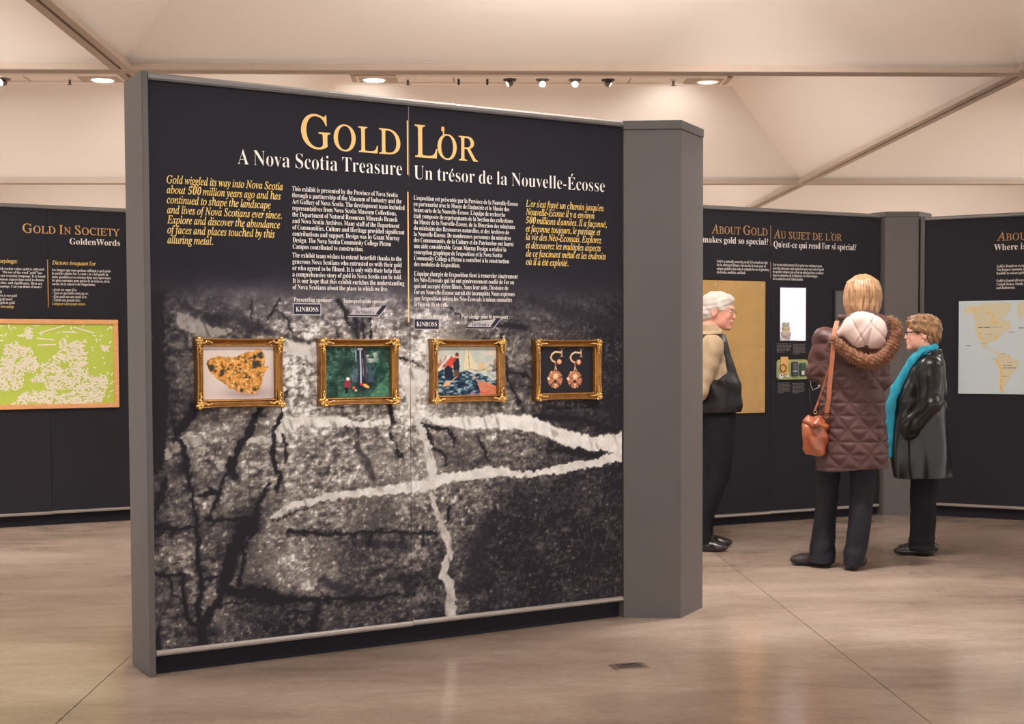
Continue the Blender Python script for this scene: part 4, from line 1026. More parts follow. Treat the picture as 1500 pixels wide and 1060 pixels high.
c.poly([(.28,.52),(.28,.70),(.31,.78),(.37,.76),(.385,.6),(.37,.5)], (40,42,52), 1, .02); c.poly([(.27,.70),(.29,.77),(.33,.77),(.31,.68)], (178,54,56)); c.poly([(.30,.36),(.29,.52),(.38,.5),(.38,.38)], (96,70,62), 1, .02)
c.disc(.345,.80,.032,(206,150,120)); c.disc(.34,.838,.03,(110,60,44))
c.stroke([(.06,.56),(.22,.82)], .014, (226,220,214)); c.poly([(.0,.50),(.05,.50),(.10,.56),(.05,.58)], (226,220,200))
c.stroke([(.22,.26),(.33,.38)], .009, (206,150,90)); c.poly([(.10,.18),(.12,.24),(.17,.30),(.23,.28),(.22,.21)], (220,172,128), 1, .03)
frame('gilt framed painting of two figures, a white tent and surf, third from the left', 1.4505, 1.230, .386, .293, c, 3)
# 4: pair of gold earrings on black
c = Canvas(170, 130, (40,38,44))
for x0, y0 in ((.33, 0.), (.69, -.01)):
    rose = (214,150,116)
    c.stroke([(x0+.085,.875+y0),(x0-.03,.885+y0),(x0-.085,.84+y0),(x0-.11,.77+y0),(x0-.085,.70+y0),(x0-.02,.66+y0)], .017, (232,190,146)); c.stroke([(x0+.08,.88+y0),(x0-.03,.89+y0),(x0-.085,.845+y0)], .006, (250,228,200))
    c.stroke([(x0+.09,.92+y0),(x0+.09,.80+y0)], .013, (206,168,138)); c.stroke([(x0+.05,.955+y0),(x0+.14,.955+y0)], .006, (150,126,96)); c.stroke([(x0+.06,.785+y0),(x0+.12,.785+y0)], .007, (170,140,116))
    c.disc(x0+.045,.675+y0,.042,(236,160,126)); c.disc(x0+.045,.69+y0,.018,(255,220,196))
    c.stroke([(x0-.02,.66+y0),(x0-.03,.52+y0)], .014, (150,108,92)); c.stroke([(x0-.04,.50+y0),(x0-.02,.57+y0),(x0,.50+y0)], .007, (236,180,140))
    X, Y = c.X-(x0-.03), (c.Y-(.30+y0))/1.0
    an = np.arctan2(Y, X*1.15); rr = np.hypot(X*1.15, Y*.80)
    pet = .150*(1+.07*np.sign(np.sin(an*24))*.6)*(1-.15*np.clip(np.cos((an+np.pi/2)*2),0,1)*0)
    mk = rr < pet
    lob = np.minimum.reduce([abs(np.angle(np.exp(1j*(an-a)))) for a in (.35, 2.79, -.95, -2.19)])
    tex = .70+.5*fbm(c.X*60, c.Y*60, 3, 7)
    c.c = np.where(mk[...,None], np.array([206,136,104.])*tex[...,None], c.c)
    c.fill(mk & (lob < .10) & (rr > .05), (52,34,40), .9)
    c.disc(x0-.02,.365+y0,.048,(238,190,140)); c.disc(x0-.025,.375+y0,.022,(252,222,176)); c.disc(x0-.15,.32+y0,.026,(248,214,176)); c.disc(x0-.03,.255+y0,.026,(44,32,40))
    c.disc(x0-.025,.18+y0,.016,(250,220,180)); c.disc(x0-.03,.13+y0,.012,(246,208,170)); c.disc(x0-.10,.45+y0,.02,(226,168,130))
frame('gilt framed photograph of two gold earrings on black, rightmost on the rock mural', 1.9935, 1.230, .379, .292, c, 4)

# ================================================================== LEFT: WORD BOARD
ANGL = math.atan2(BL[1]-AL[1], BL[0]-AL[0])
M_OAK = mat('orange_wood', (222,164,112), .5, noise=.10, nscale=14, stretch=(1,8,8))
wbd = empty('word_board', place_on(AL, ANGL, 0, 0), ANGL)
tag(wbd, 'green magnetic board in an orange wooden frame on the left black wall', 'magnetic board')
BX0, BX1, BZ0, BZ1 = -.70, .897, .899, 1.583
MB().box(BX0+.02, -.012, BZ0+.02, BX1-.02, -.001, BZ1-.02).build('green_sheet', mat('lime_green', (186,206,84), .45, noise=.04, nscale=1.5), wbd)
fw = .036
for nm, b in (('frame_rail',(BX0,-.028,BZ1-fw,BX1,-.001,BZ1)), ('frame_rail',(BX0,-.028,BZ0,BX1,-.001,BZ0+fw)), ('frame_stile',(BX0,-.028,BZ0+fw+.0005,BX0+fw,-.001,BZ1-fw-.0005)), ('frame_stile',(BX1-fw,-.028,BZ0+fw+.0005,BX1,-.001,BZ1-fw-.0005))):
    o = MB().bbox(*b, .003).build(nm, M_OAK, wbd)
    xs_ = ([x for x in (-.55,-.13,.368,.83) if True] if nm == 'frame_rail' else [(b[0]+b[3])/2])
    zs_ = [(b[2]+b[5])/2] if nm == 'frame_rail' else [BZ0+.11, BZ1-.08]
    for x in xs_:
        for z in zs_:
            MB().ball((x,-.0285,z), (.005,.003,.005), 8, 4).build('screw', mat('screw_bright', (230,214,200), .3, .6), o, True)
lettering('board_lettering', wbd, M_WHT, lambda l: setattr(l, 'y', -.0135) or l.greek(.262,.365,1.530,1,.01,.007,9))
def cb(x, y): return (x/1170*(.8654-.0274)+.0274, 1.5465-(y-100)/835*(1.5465-.927))
def poly_cb(P): return [cb(*p) for p in P]
Dn = [poly_cb(P) for P in (
 [(-500,480),(-300,400),(0,480),(60,320),(150,280),(210,340),(290,340),(350,450),(380,520),(340,600),(220,610),(215,700),(190,770),(0,780),(-400,760)],
 [(400,520),(520,440),(600,380),(600,240),(660,240),(680,310),(780,270),(900,370),(870,450),(880,560),(940,640),(1080,620),(1100,720),(1030,900),(860,930),(620,930),(540,930),(540,830),(400,700),(290,680),(330,640),(400,620)],
 [(250,120),(330,150),(340,210),(300,260),(240,240),(180,250),(170,210),(250,190)],
 [(180,830),(280,790),(560,780),(500,925),(300,900),(240,930),(80,930),(150,880)],
 [(1035,320),(1120,330),(1110,380),(1040,385)])]
Ho = [poly_cb(P) for P in ([(600,500),(690,500),(690,565),(590,560)],[(440,610),(530,600),(520,640),(440,655)],[(550,790),(640,770),(760,780),(740,800),(560,840)],[(820,660),(860,660),(850,720),(810,710)],[(880,590),(930,600),(950,630),(900,650)],[(690,600),(730,600),(730,650),(690,650)])]
def inp(p, P): return bool(in_poly(np.array([p[0]]), np.array([p[1]]), P)[0])
mags = []
R = random.Random(5)
tries = 0
while len(mags) < 1700 and tries < 60000:
    tries += 1
    p = (R.uniform(-.62, .855), R.uniform(.935, 1.540))
    inside = any(inp(p, P) for P in Dn) and not any(inp(p, P) for P in Ho)
    if not inside and R.random() > (.035 if p[0] > .5 or p[1] < 1.1 else .012): continue
    if any((p[0]-q[0])**2+(p[1]-q[1])**2 < .0058**2 for q in mags): continue
    mags.append((p[0], p[1], R.gauss(0, .9), R.uniform(.016, .030)))
for x, y in ((40,360),(100,155),(140,140),(10,220),(10,270)): a = cb(x,y); mags.append((a[0], a[1], R.uniform(-.5,.5), .022))
def row(x0, y0, x1, y1):
    a, b = cb(x0,y0), cb(x1,y1); L = math.hypot(b[0]-a[0], b[1]-a[1]); n = max(1, int(L/.027)); th = math.atan2(b[1]-a[1], b[0]-a[0])
    for i in range(n):
        f = (i+.5)/n; mags.append((a[0]+(b[0]-a[0])*f, a[1]+(b[1]-a[1])*f, th, L/n*.97))
for r in ((385,195,650,115),(745,130,960,192),(625,180,780,186),(365,248,540,263),(370,318,560,312)): row(*r)
M_MAG = mat('magnet_white', (238,232,214), .5)
mags.sort(key=lambda q: -(q[3]+(1 if q[0] > 0 else 0)+(.5*q[0])))
mag0 = None
GM = 'white word magnets on the green board'
ca, sa = math.cos(ANGL), math.sin(ANGL)
rest = MB()
LB = 'small white word magnet stuck on the green board'
for i, (x, z, th, l) in enumerate(mags):
    if i < 300:
        if mag0 is None:
            mag0 = MB().box(-.5, -.0025, -.0048, .5, 0, .0048).build('word_magnet', M_MAG); o = mag0
        else:
            o = mag0.copy(); COL.objects.link(o)
        o.rotation_euler = (0, -th, ANGL)
        o.rotation_mode = 'XYZ'
        o.matrix_world = Matrix.Translation(place_on(AL, ANGL, x, z, -.0122-.0004*(i % 4))) @ Matrix.Rotation(ANGL, 4, 'Z') @ Matrix.Rotation(-th, 4, 'Y') @ Matrix.Scale(l, 4, (1,0,0))
        tag(o, LB, 'magnet', GM)
    else:
        c_, s_ = math.cos(th), math.sin(th); q = []
        for yy in (-.0146-.0004*(i % 5), -.0122):
            for a, b in ((-.5*l,-.0048),(.5*l,-.0048),(.5*l,.0048),(-.5*l,.0048)): q.append((x+a*c_-b*s_, yy, z+a*s_+b*c_))
        rest.add(q, [(0,1,2,3),(7,6,5,4),(0,4,5,1),(1,5,6,2),(2,6,7,3),(3,7,4,0)])
o = rest.build('word_magnets', M_MAG); o.matrix_world = Matrix.Translation((AL[0],AL[1],0)) @ Matrix.Rotation(ANGL, 4, 'Z')
tag(o, 'dense scatter of tiny white word magnets filling the green board', 'magnets', GM, 'stuff')

# ================================================================== RIGHT WALL 1: gold sheet, showcase, tray
ANGR = math.atan2(BR[1]-AR[1], BR[0]-AR[0])
def onR(name, lbl, cat, group=None):
    t = empty(name, (AR[0], AR[1], 0), ANGR); tag(t, lbl, cat, group); return t
t = onR('gold_sheet', 'tall dull-gold sheet screwed to the black wall behind the white-haired man', 'metal sheet')
MB().bbox(-.20, -.012, .848, .544, -.0005, 1.849, .002).build('sheet', mat('gold_sheet', (186,150,92), .42, .25, noise=.07, nscale=7, detail=8), t)
for x, z in ((.085,1.815),(.515,1.82),(.515,1.33),(.515,.875),(-.17,1.815),(-.17,.875)):
    MB().ball((x,-.013,z), (.006,.004,.006), 8, 4).build('screw', mat('screw_bright', (230,214,200), .3, .6), t, True)
# lit showcase: a window with a white niche
t = onR('lit_showcase', 'tall brightly lit white showcase window in the black wall', 'display case')
x0, x1, z0, z1 = .688, .932, 1.400, 1.805
m = MB(); d = .16
m.add([(x0,-.006,z0),(x1,-.006,z0),(x1,-.006,z1),(x0,-.006,z1),(x0-.008,-.006,z0-.008),(x1+.008,-.006,z0-.008),(x1+.008,-.006,z1+.008),(x0-.008,-.006,z1+.008)]+[(x0-.008,-.0005,z0-.008),(x1+.008,-.0005,z0-.008),(x1+.008,-.0005,z1+.008),(x0-.008,-.0005,z1+.008)],
      [(4,5,1,0),(5,6,2,1),(6,7,3,2),(7,4,0,3),(8,9,5,4),(9,10,6,5),(10,11,7,6),(11,8,4,7)])
m.build('window_bezel', mat('bezel', (52,46,66), .4), t)
# the niche is a shallow lit box standing just proud of the board
MB().box(x0, -.0045, z0, x1, -.0006, z1).build('light_panel', mat('showcase_light', (245,240,248), .6, emit=(240,232,246), estr=.72), t)
MB().bbox(x0+.001, -.018, z0+.001, x0+.085, -.005, z0+.032, .002).build('niche_shelf', mat('shelf_white', (226,220,220), .5), t)
MB().bbox(x0+.001, -.006, z0, x0+.16, -.0046, z1, .0004).build('niche_back', mat('niche_shade', (232,226,238), .6, emit=(240,232,246), estr=.5), t)
for k, (zz, wd, col, nm, lb) in enumerate(((z0+.033,.075,(214,208,196),'gold_bar_box','white lidded box at the bottom of the lit showcase'),(z0+.070,.062,(206,196,160),'small_tin','squat pale tin standing on the box in the lit showcase'),(z0+.106,.055,(198,206,196),'glass_dish','shallow pale dish topmost of the pile in the lit showcase'))):
    mm = Matrix.Translation((x0+.040, -.022, zz))
    o = MB().lathe([(wd*.45,0),(wd*.5,.006),(wd*.5,.020),(wd*.54,.022),(wd*.54,.032),(wd*.2,.035)], 20, mm).build(nm.replace('gold_bar_box','lidded_pot'), mat('pot%d'%k, col, .4), None, True)
    o.matrix_world = Matrix.Translation((AR[0],AR[1],0)) @ Matrix.Rotation(ANGR, 4, 'Z'); tag(o, lb.replace('box','pot'), 'pot', 'pale pots in the showcase')
# green tray with phones
t = onR('sample_tray', 'pale green rounded tray of electronic samples under the lit showcase', 'tray')
def rrect(x0, z0, x1, z1, r, n=5):
    P = []
    for cx, cz, a0 in ((x1-r,z1-r,0),(x0+r,z1-r,90),(x0+r,z0+r,180),(x1-r,z0+r,270)):
        for k in range(n+1):
            a = math.radians(a0+90*k/n); P.append((cx+r*math.cos(a), cz+r*math.sin(a)))
    return P
def slab(P, y0, y1):
    n = len(P); return [(x,y0,z) for x,z in P]+[(x,y1,z) for x,z in P], [tuple(range(n)), tuple(range(n,2*n))[::-1]]+[(i,(i+1)%n,n+(i+1)%n,n+i) for i in range(n)]
MB().add(*slab(rrect(.656,1.100,.948,1.253,.025), -.015, -.0005)).build('tray_plate', mat('tray_green', (160,170,112), .5), t)
tray = t
def onT(name, lbl, cat, parts, group=None):
    q = onR(name, lbl, cat, group)
    for nm, P, y0, y1, m_ in parts: MB().add(*slab(P, y0, y1)).build(nm, m_, q)
    return q
M_PH = mat('phone_black', (34,32,38), .25); M_SILV = mat('phone_silver', (206,202,206), .3, .3); M_PCB = mat('circuit_green', (44,92,76), .4)
q = onT('mobile_phone', 'closed black mobile phone in the middle of the green tray', 'phone', [('phone_body', rrect(.787,1.122,.845,1.236,.014), -.030, -.0155, M_PH), ('phone_screen', rrect(.797,1.178,.835,1.225,.003), -.0315, -.0302, mat('screen_grey', (66,66,76), .2))])
for r_ in range(3):
    for c_ in range(3): MB().add(*slab(rrect(.797+c_*.014,1.134+r_*.013,.807+c_*.014,1.142+r_*.013,.002), -.0315, -.0302)).build('key', M_SILV if r_ == 2 else mat('key_grey', (70,68,74), .4), q)
q = onT('opened_phone', 'opened phone showing its green circuit board at the right of the tray', 'phone', [('phone_body', rrect(.865,1.124,.922,1.228,.012), -.026, -.0155, mat('phone_dark', (50,62,58), .4)), ('circuit_board', rrect(.872,1.131,.915,1.222,.004), -.029, -.0262, M_PCB), ('keypad', rrect(.878,1.135,.903,1.165,.003), -.031, -.0292, M_SILV), ('chip', rrect(.884,1.185,.904,1.205,.002), -.031, -.0292, mat('chip_green', (30,60,52), .3))])
q = onT('gold_card', 'upright yellow card with a black magnifier ring on the tray', 'card', [('card', rrect(.684,1.142,.752,1.275,.004), -.022, -.0155, mat('card_yellow', (222,170,92), .4))])
M_ = MB(); pts = [(.703+.028*math.cos(a), -.026, 1.188+.028*math.sin(a)) for a in np.linspace(0, 2*math.pi, 21)]
M_.tube(pts, .0035, 6); o = M_.build('ring', mat('ring_black', (60,40,30), .4), None, True); o.matrix_world = Matrix.Translation((AR[0],AR[1],0)) @ Matrix.Rotation(ANGR,4,'Z'); tag(o, 'dark loop lying over the yellow card on the tray', 'ring')
q = onT('white_tag', 'white oval tag at the lower left of the green tray', 'tag', [('tag_plate', rrect(.668,1.108,.706,1.142,.012), -.021, -.0155, M_SILV), ('tag_hole', rrect(.684,1.126,.696,1.138,.005), -.0222, -.0212, M_PH)])
q = onT('earpiece', 'small white curved earpiece at the bottom of the tray beside the tag', 'earpiece', [('earpiece_body', rrect(.728,1.118,.762,1.132,.006), -.022, -.0155, M_SILV), ('earpiece_arm', rrect(.750,1.132,.760,1.158,.004), -.021, -.0155, M_SILV)])
# handset on a cord beside the tray
q = empty('corded_handset', (AR[0],AR[1],0), ANGR); tag(q, 'small grey device hanging on a white cord between the tray and the brown coat', 'handset')
MB().tube([(.958,-.02,1.26),(.956,-.03,1.15),(.960,-.035,1.05),(.975,-.045,1.015),(1.005,-.05,1.03),(1.04,-.05,1.04)], .0028, 6).build('cord', mat('cord_white', (206,200,200), .5), q, True)
MB().tube([(.958,-.02,1.03),(.95,-.04,.93),(.975,-.04,.84),(1.02,-.03,.80)], .0022, 6).build('thin_cable', mat('cable_grey', (70,66,74), .5), q, True)
MB().add(*slab([(1.018,1.045),(1.046,1.05),(1.060,1.105),(1.034,1.112)], -.060, -.045)).build('device_body', M_SILV, q)
MB().add(*slab([(1.026,1.062),(1.042,1.065),(1.051,1.100),(1.036,1.104)], -.062, -.0602)).build('device_screen', mat('screen_blue', (74,80,110), .2), q)
for x, z in ((.958,1.262),(.965,1.155)): MB().ball((x,-.018,z), (.008,.017,.008), 8, 5).build('peg', mat('peg_pale', (214,184,176), .5), q, True)
# dark screen behind the woman's hair
q = onR('wall_screen', 'dark grey video screen partly behind the blonde hair', 'screen')
MB().bbox(1.205, -.02, 1.33, 1.52, -.0005, 1.795, .004).build('screen_case', mat('screen_case', (46,42,48), .4), q)
MB().box(1.215, -.0215, 1.34, 1.51, -.0202, 1.785).build('glass', mat('screen_glass', (64,60,60), .15), q)

# ================================================================== RIGHT WALL 2: world map
ANGQ = math.atan2(BQ[1]-AQ[1], BQ[0]-AQ[0])
q = empty('map_board', (AQ[0],AQ[1],0), ANGQ); tag(q, 'pale grey-blue map of the Americas mounted on the right black wall', 'map')
X0, X1, Z0, Z1 = .146, 1.55, .982, 1.700
MB().bbox(X0-.004, -.014, Z0-.004, X1, -.0005, Z1+.004, .001).build('map_backing', mat('acrylic_edge', (190,226,226), .3), q)
c = Canvas(420, 215, (196,208,214)); c.a = 1404/718.
# map units: crop pixels (15..482 visible, full board about 3.0x wider), y 288..945
def mp(P, s=1.0): return [((x-18)/(464/.4823*.704)*1.0, 1-(y-288)/652) for x,y in P]
U_ = lambda P: [((x-18)/1362., 1-(y-288)/652.) for x,y in P]
land = (206,200,172); sand = (226,184,110)
NA = [(45,370),(60,330),(110,312),(160,318),(185,305),(250,300),(330,300),(390,305),(395,350),(360,380),(330,420),(385,430),(398,480),(360,500),(330,515),(318,540),(295,560),(262,570),(232,578),(225,600),(235,625),(262,612),(262,640),(290,650),(300,662),(270,655),(228,628),(200,612),(180,590),(155,550),(140,520),(132,480),(135,430),(125,390),(105,365),(75,372)]
SA = [(295,655),(330,648),(375,668),(400,690),(440,705),(456,720),(448,750),(430,780),(405,805),(390,835),(368,860),(355,885),(345,910),(358,935),(335,930),(322,890),(328,840),(330,790),(318,755),(295,735),(282,700),(295,680)]
GR = [(440,300),(482,296),(520,300),(510,350),(470,400),(450,420),(438,370)]
for P in (NA, SA, GR): c.poly(U_(P), land, 1, .006, 3)
for P in ([(545,400),(640,330),(760,310),(900,300),(1000,320),(1150,310),(1260,340),(1240,420),(1130,470),(1090,540),(1010,520),(980,600),(940,560),(860,520),(800,545),(740,500),(640,500),(560,490)],[(560,520),(680,510),(760,560),(790,620),(740,700),(720,790),(660,860),(620,790),(610,680),(545,650),(520,580)],[(1010,740),(1110,710),(1180,760),(1170,840),(1090,850),(1010,820)]): c.poly(U_(P), land, 1, .006, 3)
for x, y, r in ((130,350,18),(100,335,12),(140,385,10),(140,412,9),(165,450,10),(170,515,12),(180,550,11),(230,368,16),(268,392,14),(262,420,15),(280,435,12),(270,445,13),(290,540,14),(268,552,10),(305,660,10),(378,676,12),(446,717,9),(432,768,8),(60,350,10)): c.disc((x-18)/1362., 1-(y-288)/652., r/1362., sand, .9, r*.5/652.)
c.stroke(U_([(292,700),(308,735),(326,765),(330,800),(328,850),(324,890),(335,925)]), .010, sand)
for x, y, wd, h in ((155,472,88,5),(175,472,160,3),(215,521,48,3),(70,600,36,5),(180,588,38,3),(342,741,62,6),(342,758,90,6),(335,818,40,3),(370,722,30,3),(370,507,60,3),(450,478,60,5),(325,661,30,3),(260,692,30,3),(315,900,20,3)):
    c.fill((abs(c.X-(x+wd/2-18)/1362.) < wd/2/1362.) & (abs(c.Y-(1-(y-288)/652.)) < h/2/652.) & (vnoise(c.X*420, c.Y*3, 2) > .22), (92,90,86), .8)
c.mesh('map_print', print_mat('map_print', .3), q, X0, Z0, X1, Z1, -.0152)

# ================================================================== PEOPLE
M_SKIN = mat('skin_fair', (232,172,150), .5, noise=.05, nscale=30, spec=.4)
M_SKINM = mat('skin_ruddy', (232,166,146), .5, noise=.08, nscale=25, spec=.4)
M_BLK = mat('trouser_black', (28,27,33), .8, noise=.15, nscale=18, bump=.08, bscale=10, spec=.15)
M_SHOE = mat('shoe_black', (34,30,32), .25, spec=.6)
M_SOLE = mat('shoe_sole', (30,26,28), .7)
M_EYEW = mat('eye_white', (226,220,214), .3); M_EYED = mat('eye_dark', (52,40,34), .2)
def person(lbl, x, y):
    t = empty('person', (x, y, 0), -math.atan2(x, y)); tag(t, lbl, 'person'); return t
class Head:
    """head shapes in a local frame: +x the way the face looks, z up, origin between the ears"""
    def __init__(s, c, yaw, pitch=0, k=1.): s.c = np.array(c, float); s.R = rotm(yaw, pitch); s.k = k
    def p(s, v): return s.c+s.R@(np.array(v, float)*s.k)
    def ell(s, C, v, r, k=.012, op='add', tilt=0):
        R = s.R@rotm(0, tilt) if tilt else s.R
        C.ell(s.p(v), [q*s.k for q in r], k, op, R)
    def cone(s, C, a, b, ra, rb, k=.008, op='add'): C.cone(s.p(a), s.p(b), ra*s.k, rb*s.k, k, op)
    def skull(s, C, male=False):
        s.ell(C, (-.012,0,.035), (.097,.076,.086), .01)
        s.ell(C, (.032,0,-.020), (.062,.060,.080), .03)
        s.ell(C, (.030,0,-.062), (.055,.050,.042), .03)
        s.ell(C, (.076,0,-.092), (.022,.026,.019), .02)             # chin
        s.ell(C, (.078,0,.030), (.016,.045,.012), .015)             # brow
        for q in (-1, 1):
            s.ell(C, (.066,q*.034,-.022), (.022,.020,.020), .015)   # cheeks
            s.ell(C, (.096,q*.031,.010), (.016,.018,.010), .010, 'sub')
            s.ell(C, (-.008,q*.078,-.008), (.019,.009,.033), .006, tilt=.2)
            s.ell(C, (-.004,q*.087,-.004), (.010,.006,.018), .004, 'sub', tilt=.2)
        s.cone(C, (.090,0,.016), (.106,0,-.023), .009, .0110 if not male else .0135, .012)
        for q in (-1, 1): s.ell(C, (.097,q*.010,-.027), (.012,.008,.008), .006)
        s.ell(C, (.094,0,-.049), (.012,.024,.0065), .005); s.ell(C, (.091,0,-.062), (.012,.021,.0075), .005)
        s.ell(C, (.106,0,-.0555), (.012,.026,.0022), .002, 'sub')
    def eyes(s, parent):
        for q in (-1, 1):
            c = s.p((.080,q*.031,.010))
            MB().ball(c, .0115*s.k, 10, 7).build('eye', M_EYEW, parent, True)
            d = s.p((.0895,q*.031,.010)); MB().ball(d, .0048*s.k, 8, 5).build('iris', M_EYED, parent, True)
def hand(C, w, f, up, side, curl=.4, k=1.):
    """palm plus five fingers. w wrist, f direction of the fingers, up = back of hand, side=+1/-1 thumb side"""
    w = np.array(w, float); f = np.array(f, float); f /= np.linalg.norm(f); up = np.array(up, float); up -= f*(up@f); up /= np.linalg.norm(up)
    s = np.cross(f, up)*side
    P = lambda a, b, c: w+(f*a+s*b+up*c)*k
    C.cone(P(.0,0,0), P(.03,0,0), .024*k, .026*k, .015)
    for q in (-.026,-.009,.009,.026): C.cone(P(.02,q*.7,0), P(.085,q,0), .016*k, .012*k, .010)
    for i, (q, l) in enumerate(((.028,.066),(.010,.075),(-.009,.070),(-.027,.055))):
        a = P(.085,q,0); d1 = f*math.cos(curl)-up*math.sin(curl); d2 = f*math.cos(curl*2.2)-up*math.sin(curl*2.2)
        b = a+d1*l*.5*k; c = b+d2*l*.5*k
        C.cone(a, b, .0095*k, .0088*k, .003); C.cone(b, c, .0088*k, .0075*k, .003)
    a = P(.02,.030,-.004); b = P(.055,.052,-.014); c = P(.082,.056,-.022)
    C.cone(a, b, .013*k, .0105*k, .008); C.cone(b, c, .0105*k, .0088*k, .004)
def full_body(C, H, neck, sh, hipz, wx, arms, legs, male=False, depth_axis='y', tw=1.):
    """one continuous figure under the clothes: torso, neck, arms with hands, legs"""
    H.skull(C, male)
    n0 = H.p((-.018,0,-.055)); C.cone(n0, neck, .052, .058, .03)
    (ax, ay) = wx
    C.loft([(hipz-.06, neck[0]*.3, neck[1]*.3, ax*.80, ay*.80), (hipz, neck[0]*.4, neck[1]*.4, ax*.88, ay*.88), (hipz+.22, neck[0]*.6, neck[1]*.6, ax*.74, ay*.74), (sh-.10, neck[0]*.9, neck[1]*.9, ax*.85, ay*.85), (sh-.02, neck[0], neck[1], ax*.55, ay*.6)], .03)
    for pts, hd in arms:
        C.chain(pts, [.046,.036,.026], .02); hand(C, *hd)
    for pts in legs: C.chain(pts, [.075,.050,.036,.030], .03)
def tri(v): return abs((v-np.floor(v))-.5)*2       # 0..1..0
# ---------------------------------------------------------------- woman in the brown quilted coat
def woman_brown():
    t = person('blond woman seen from behind in a long brown quilted coat and dark jeans', 2.340, 8.195)
    X = lambda px: (px-1250)/244.; Z = lambda py: (833-py)/244.
    H = Head((X(1267), .01, 1.645), 1.72, .02, .98)
    C = Clay((-.36,-.25,0), (.36,.42,1.80), .0065)
    full_body(C, H, (.045,.0,1.50), 1.42, .92, (.17,.125),
              [([(-.165,0,1.38),(-.206,.02,1.19),(-.16,.22,1.16)], ((-.155,.235,1.16),(.2,1,.15),(-1,0,.3),-1,.6)),
               ([(.165,0,1.36),(.175,.03,1.12),(.10,.24,1.12)], ((.095,.255,1.12),(-.3,1,.1),(1,0,.4),1,.6))],
              [[(-.085,.02,.88),(-.135,.05,.48),(-.155,.07,.12),(-.16,.07,.06)],[(.075,-.0,.88),(.07,-.02,.48),(.03,-.04,.12),(.02,-.04,.06)]])
    C.build('body', M_SKIN, t)
    # hair: straight bob
    C = Clay((X(1225),-.16,1.44), (X(1305),.20,1.80), .0045)
    H.ell(C, (-.012,0,.040), (.108,.092,.092), .02)
    c0 = H.c
    C.loft([(1.50,c0[0]+.004,-.012,.070,.070),(1.535,c0[0]+.002,-.008,.092,.088),(1.585,c0[0],.0,.106,.102),(1.64,c0[0],.006,.108,.106),(1.68,c0[0],.008,.100,.100),(1.72,c0[0],.010,.080,.080)], .04)
    C.cut(lambda x,y,z: y-.085+.35*np.clip(1.66-z,0,1)+0*x)
    C.ell((c0[0],.12,1.60), (.065,.06,.10), .02, 'sub')
    ph = lambda x,y: np.arctan2(x-c0[0], -(y-.01)-.0)
    C.disp(lambda x,y,z: .0035*np.sin(ph(x,y)*19+1.2*np.sin(z*22))*np.clip((1.74-z)*8,0,1)+.0022*np.sin(ph(x,y)*43+z*14)+.005*np.sin(ph(x,y)*6+z*8))
    C.cut(lambda x,y,z: 1.512+.008*np.sin(x*75)+.30*np.clip(-(x-c0[0]),-.05,.2)*.5-z+0*y)
    C.build('hair', mat('hair_blond', (160,122,88), .42, noise=.55, nscale=26, stretch=(5,5,.35), spec=.6, detail=6), t)
    # coat
    M_COAT = mat('coat_brown', (74,47,45), .5, noise=.08, nscale=9, bump=.12, bscale=16, spec=.4)
    C = Clay((-.34,-.26,.56), (.34,.34,1.56), .0058)
    C.loft([(.585,.012,.0,.212,.165),(.70,.012,.0,.215,.165),(.86,.010,0,.208,.158),(1.00,.012,0,.195,.150),(1.14,.010,0,.182,.142),(1.28,.008,0,.190,.138),(1.38,.010,.0,.180,.122),(1.44,.018,.0,.130,.100),(1.50,.035,.005,.078,.080)], .02, 2.25)
    C.chain([(-.150,0,1.395),(-.206,.02,1.19),(-.165,.20,1.16),(-.155,.23,1.16)], [.074,.058,.052,.048], .03)
    C.chain([(.150,0,1.375),(.172,.02,1.14),(.10,.22,1.12),(.095,.245,1.12)], [.080,.062,.055,.050], .03)
    def quilt(x,y,z):
        a = x/.125; b = z/.155
        d1 = tri(a+b+.1*np.sin(z*9)); d2 = tri(a-b+.08*np.sin(z*7+2)); d3 = tri(z/.0775+.5)
        g = np.minimum(np.minimum(d1, d2), d3*1.0)
        low = np.clip((1.30-z)*8, 0, 1)
        bil = tri(z/.10+.15*np.sin(x*14))
        return -(.013*np.sqrt(np.clip(g,0,1))*low+.010*np.sqrt(bil)*(1-low))+.007+.0035*np.sin(x*31+z*23)*np.sin(z*37-y*29)
    C.disp(quilt)
    C.cut(lambda x,y,z: .603+.01*np.sin(x*12)-z+0*y)
    C.build('quilted_coat', M_COAT, t)
    # stand-up collar
    C = Clay((-.14,-.16,1.40), (.20,.16,1.58), .005)
    C.loft([(1.42,.030,.0,.115,.100),(1.47,.025,-.005,.098,.092),(1.515,.012,-.010,.088,.088),(1.535,.005,-.012,.080,.082)], .01)
    C.disp(lambda x,y,z: .003*np.sin(z*120+x*20)+0*y)
    C.build('collar', M_COAT, t)
    # hood lying on the back: shell, pale lining, fur edge
    cx, cz = X(1273), Z(487)
    C = Clay((-.14,-.27,1.20), (.34,.0,1.56), .0055)
    C.ell((cx,-.105,cz-.01), (.165,.085,.150), .02, rot=rotm(0,.25))
    C.ell((X(1300),-.10,Z(490)), (.09,.075,.10), .04)
    C.disp(lambda x,y,z: .004*np.sin(x*60+z*50)*np.sin(z*40)+0*y)
    C.build('hood', M_COAT, t)
    C = Clay((-.14,-.27,1.24), (.30,.0,1.56), .0048)
    C.ell((cx-.004,-.150,cz+.012), (.142,.058,.112), .02, rot=rotm(0,.42))
    C.cone((X(1234),-.135,Z(487)), (X(1262),-.160,Z(468)), .022, .040, .03)
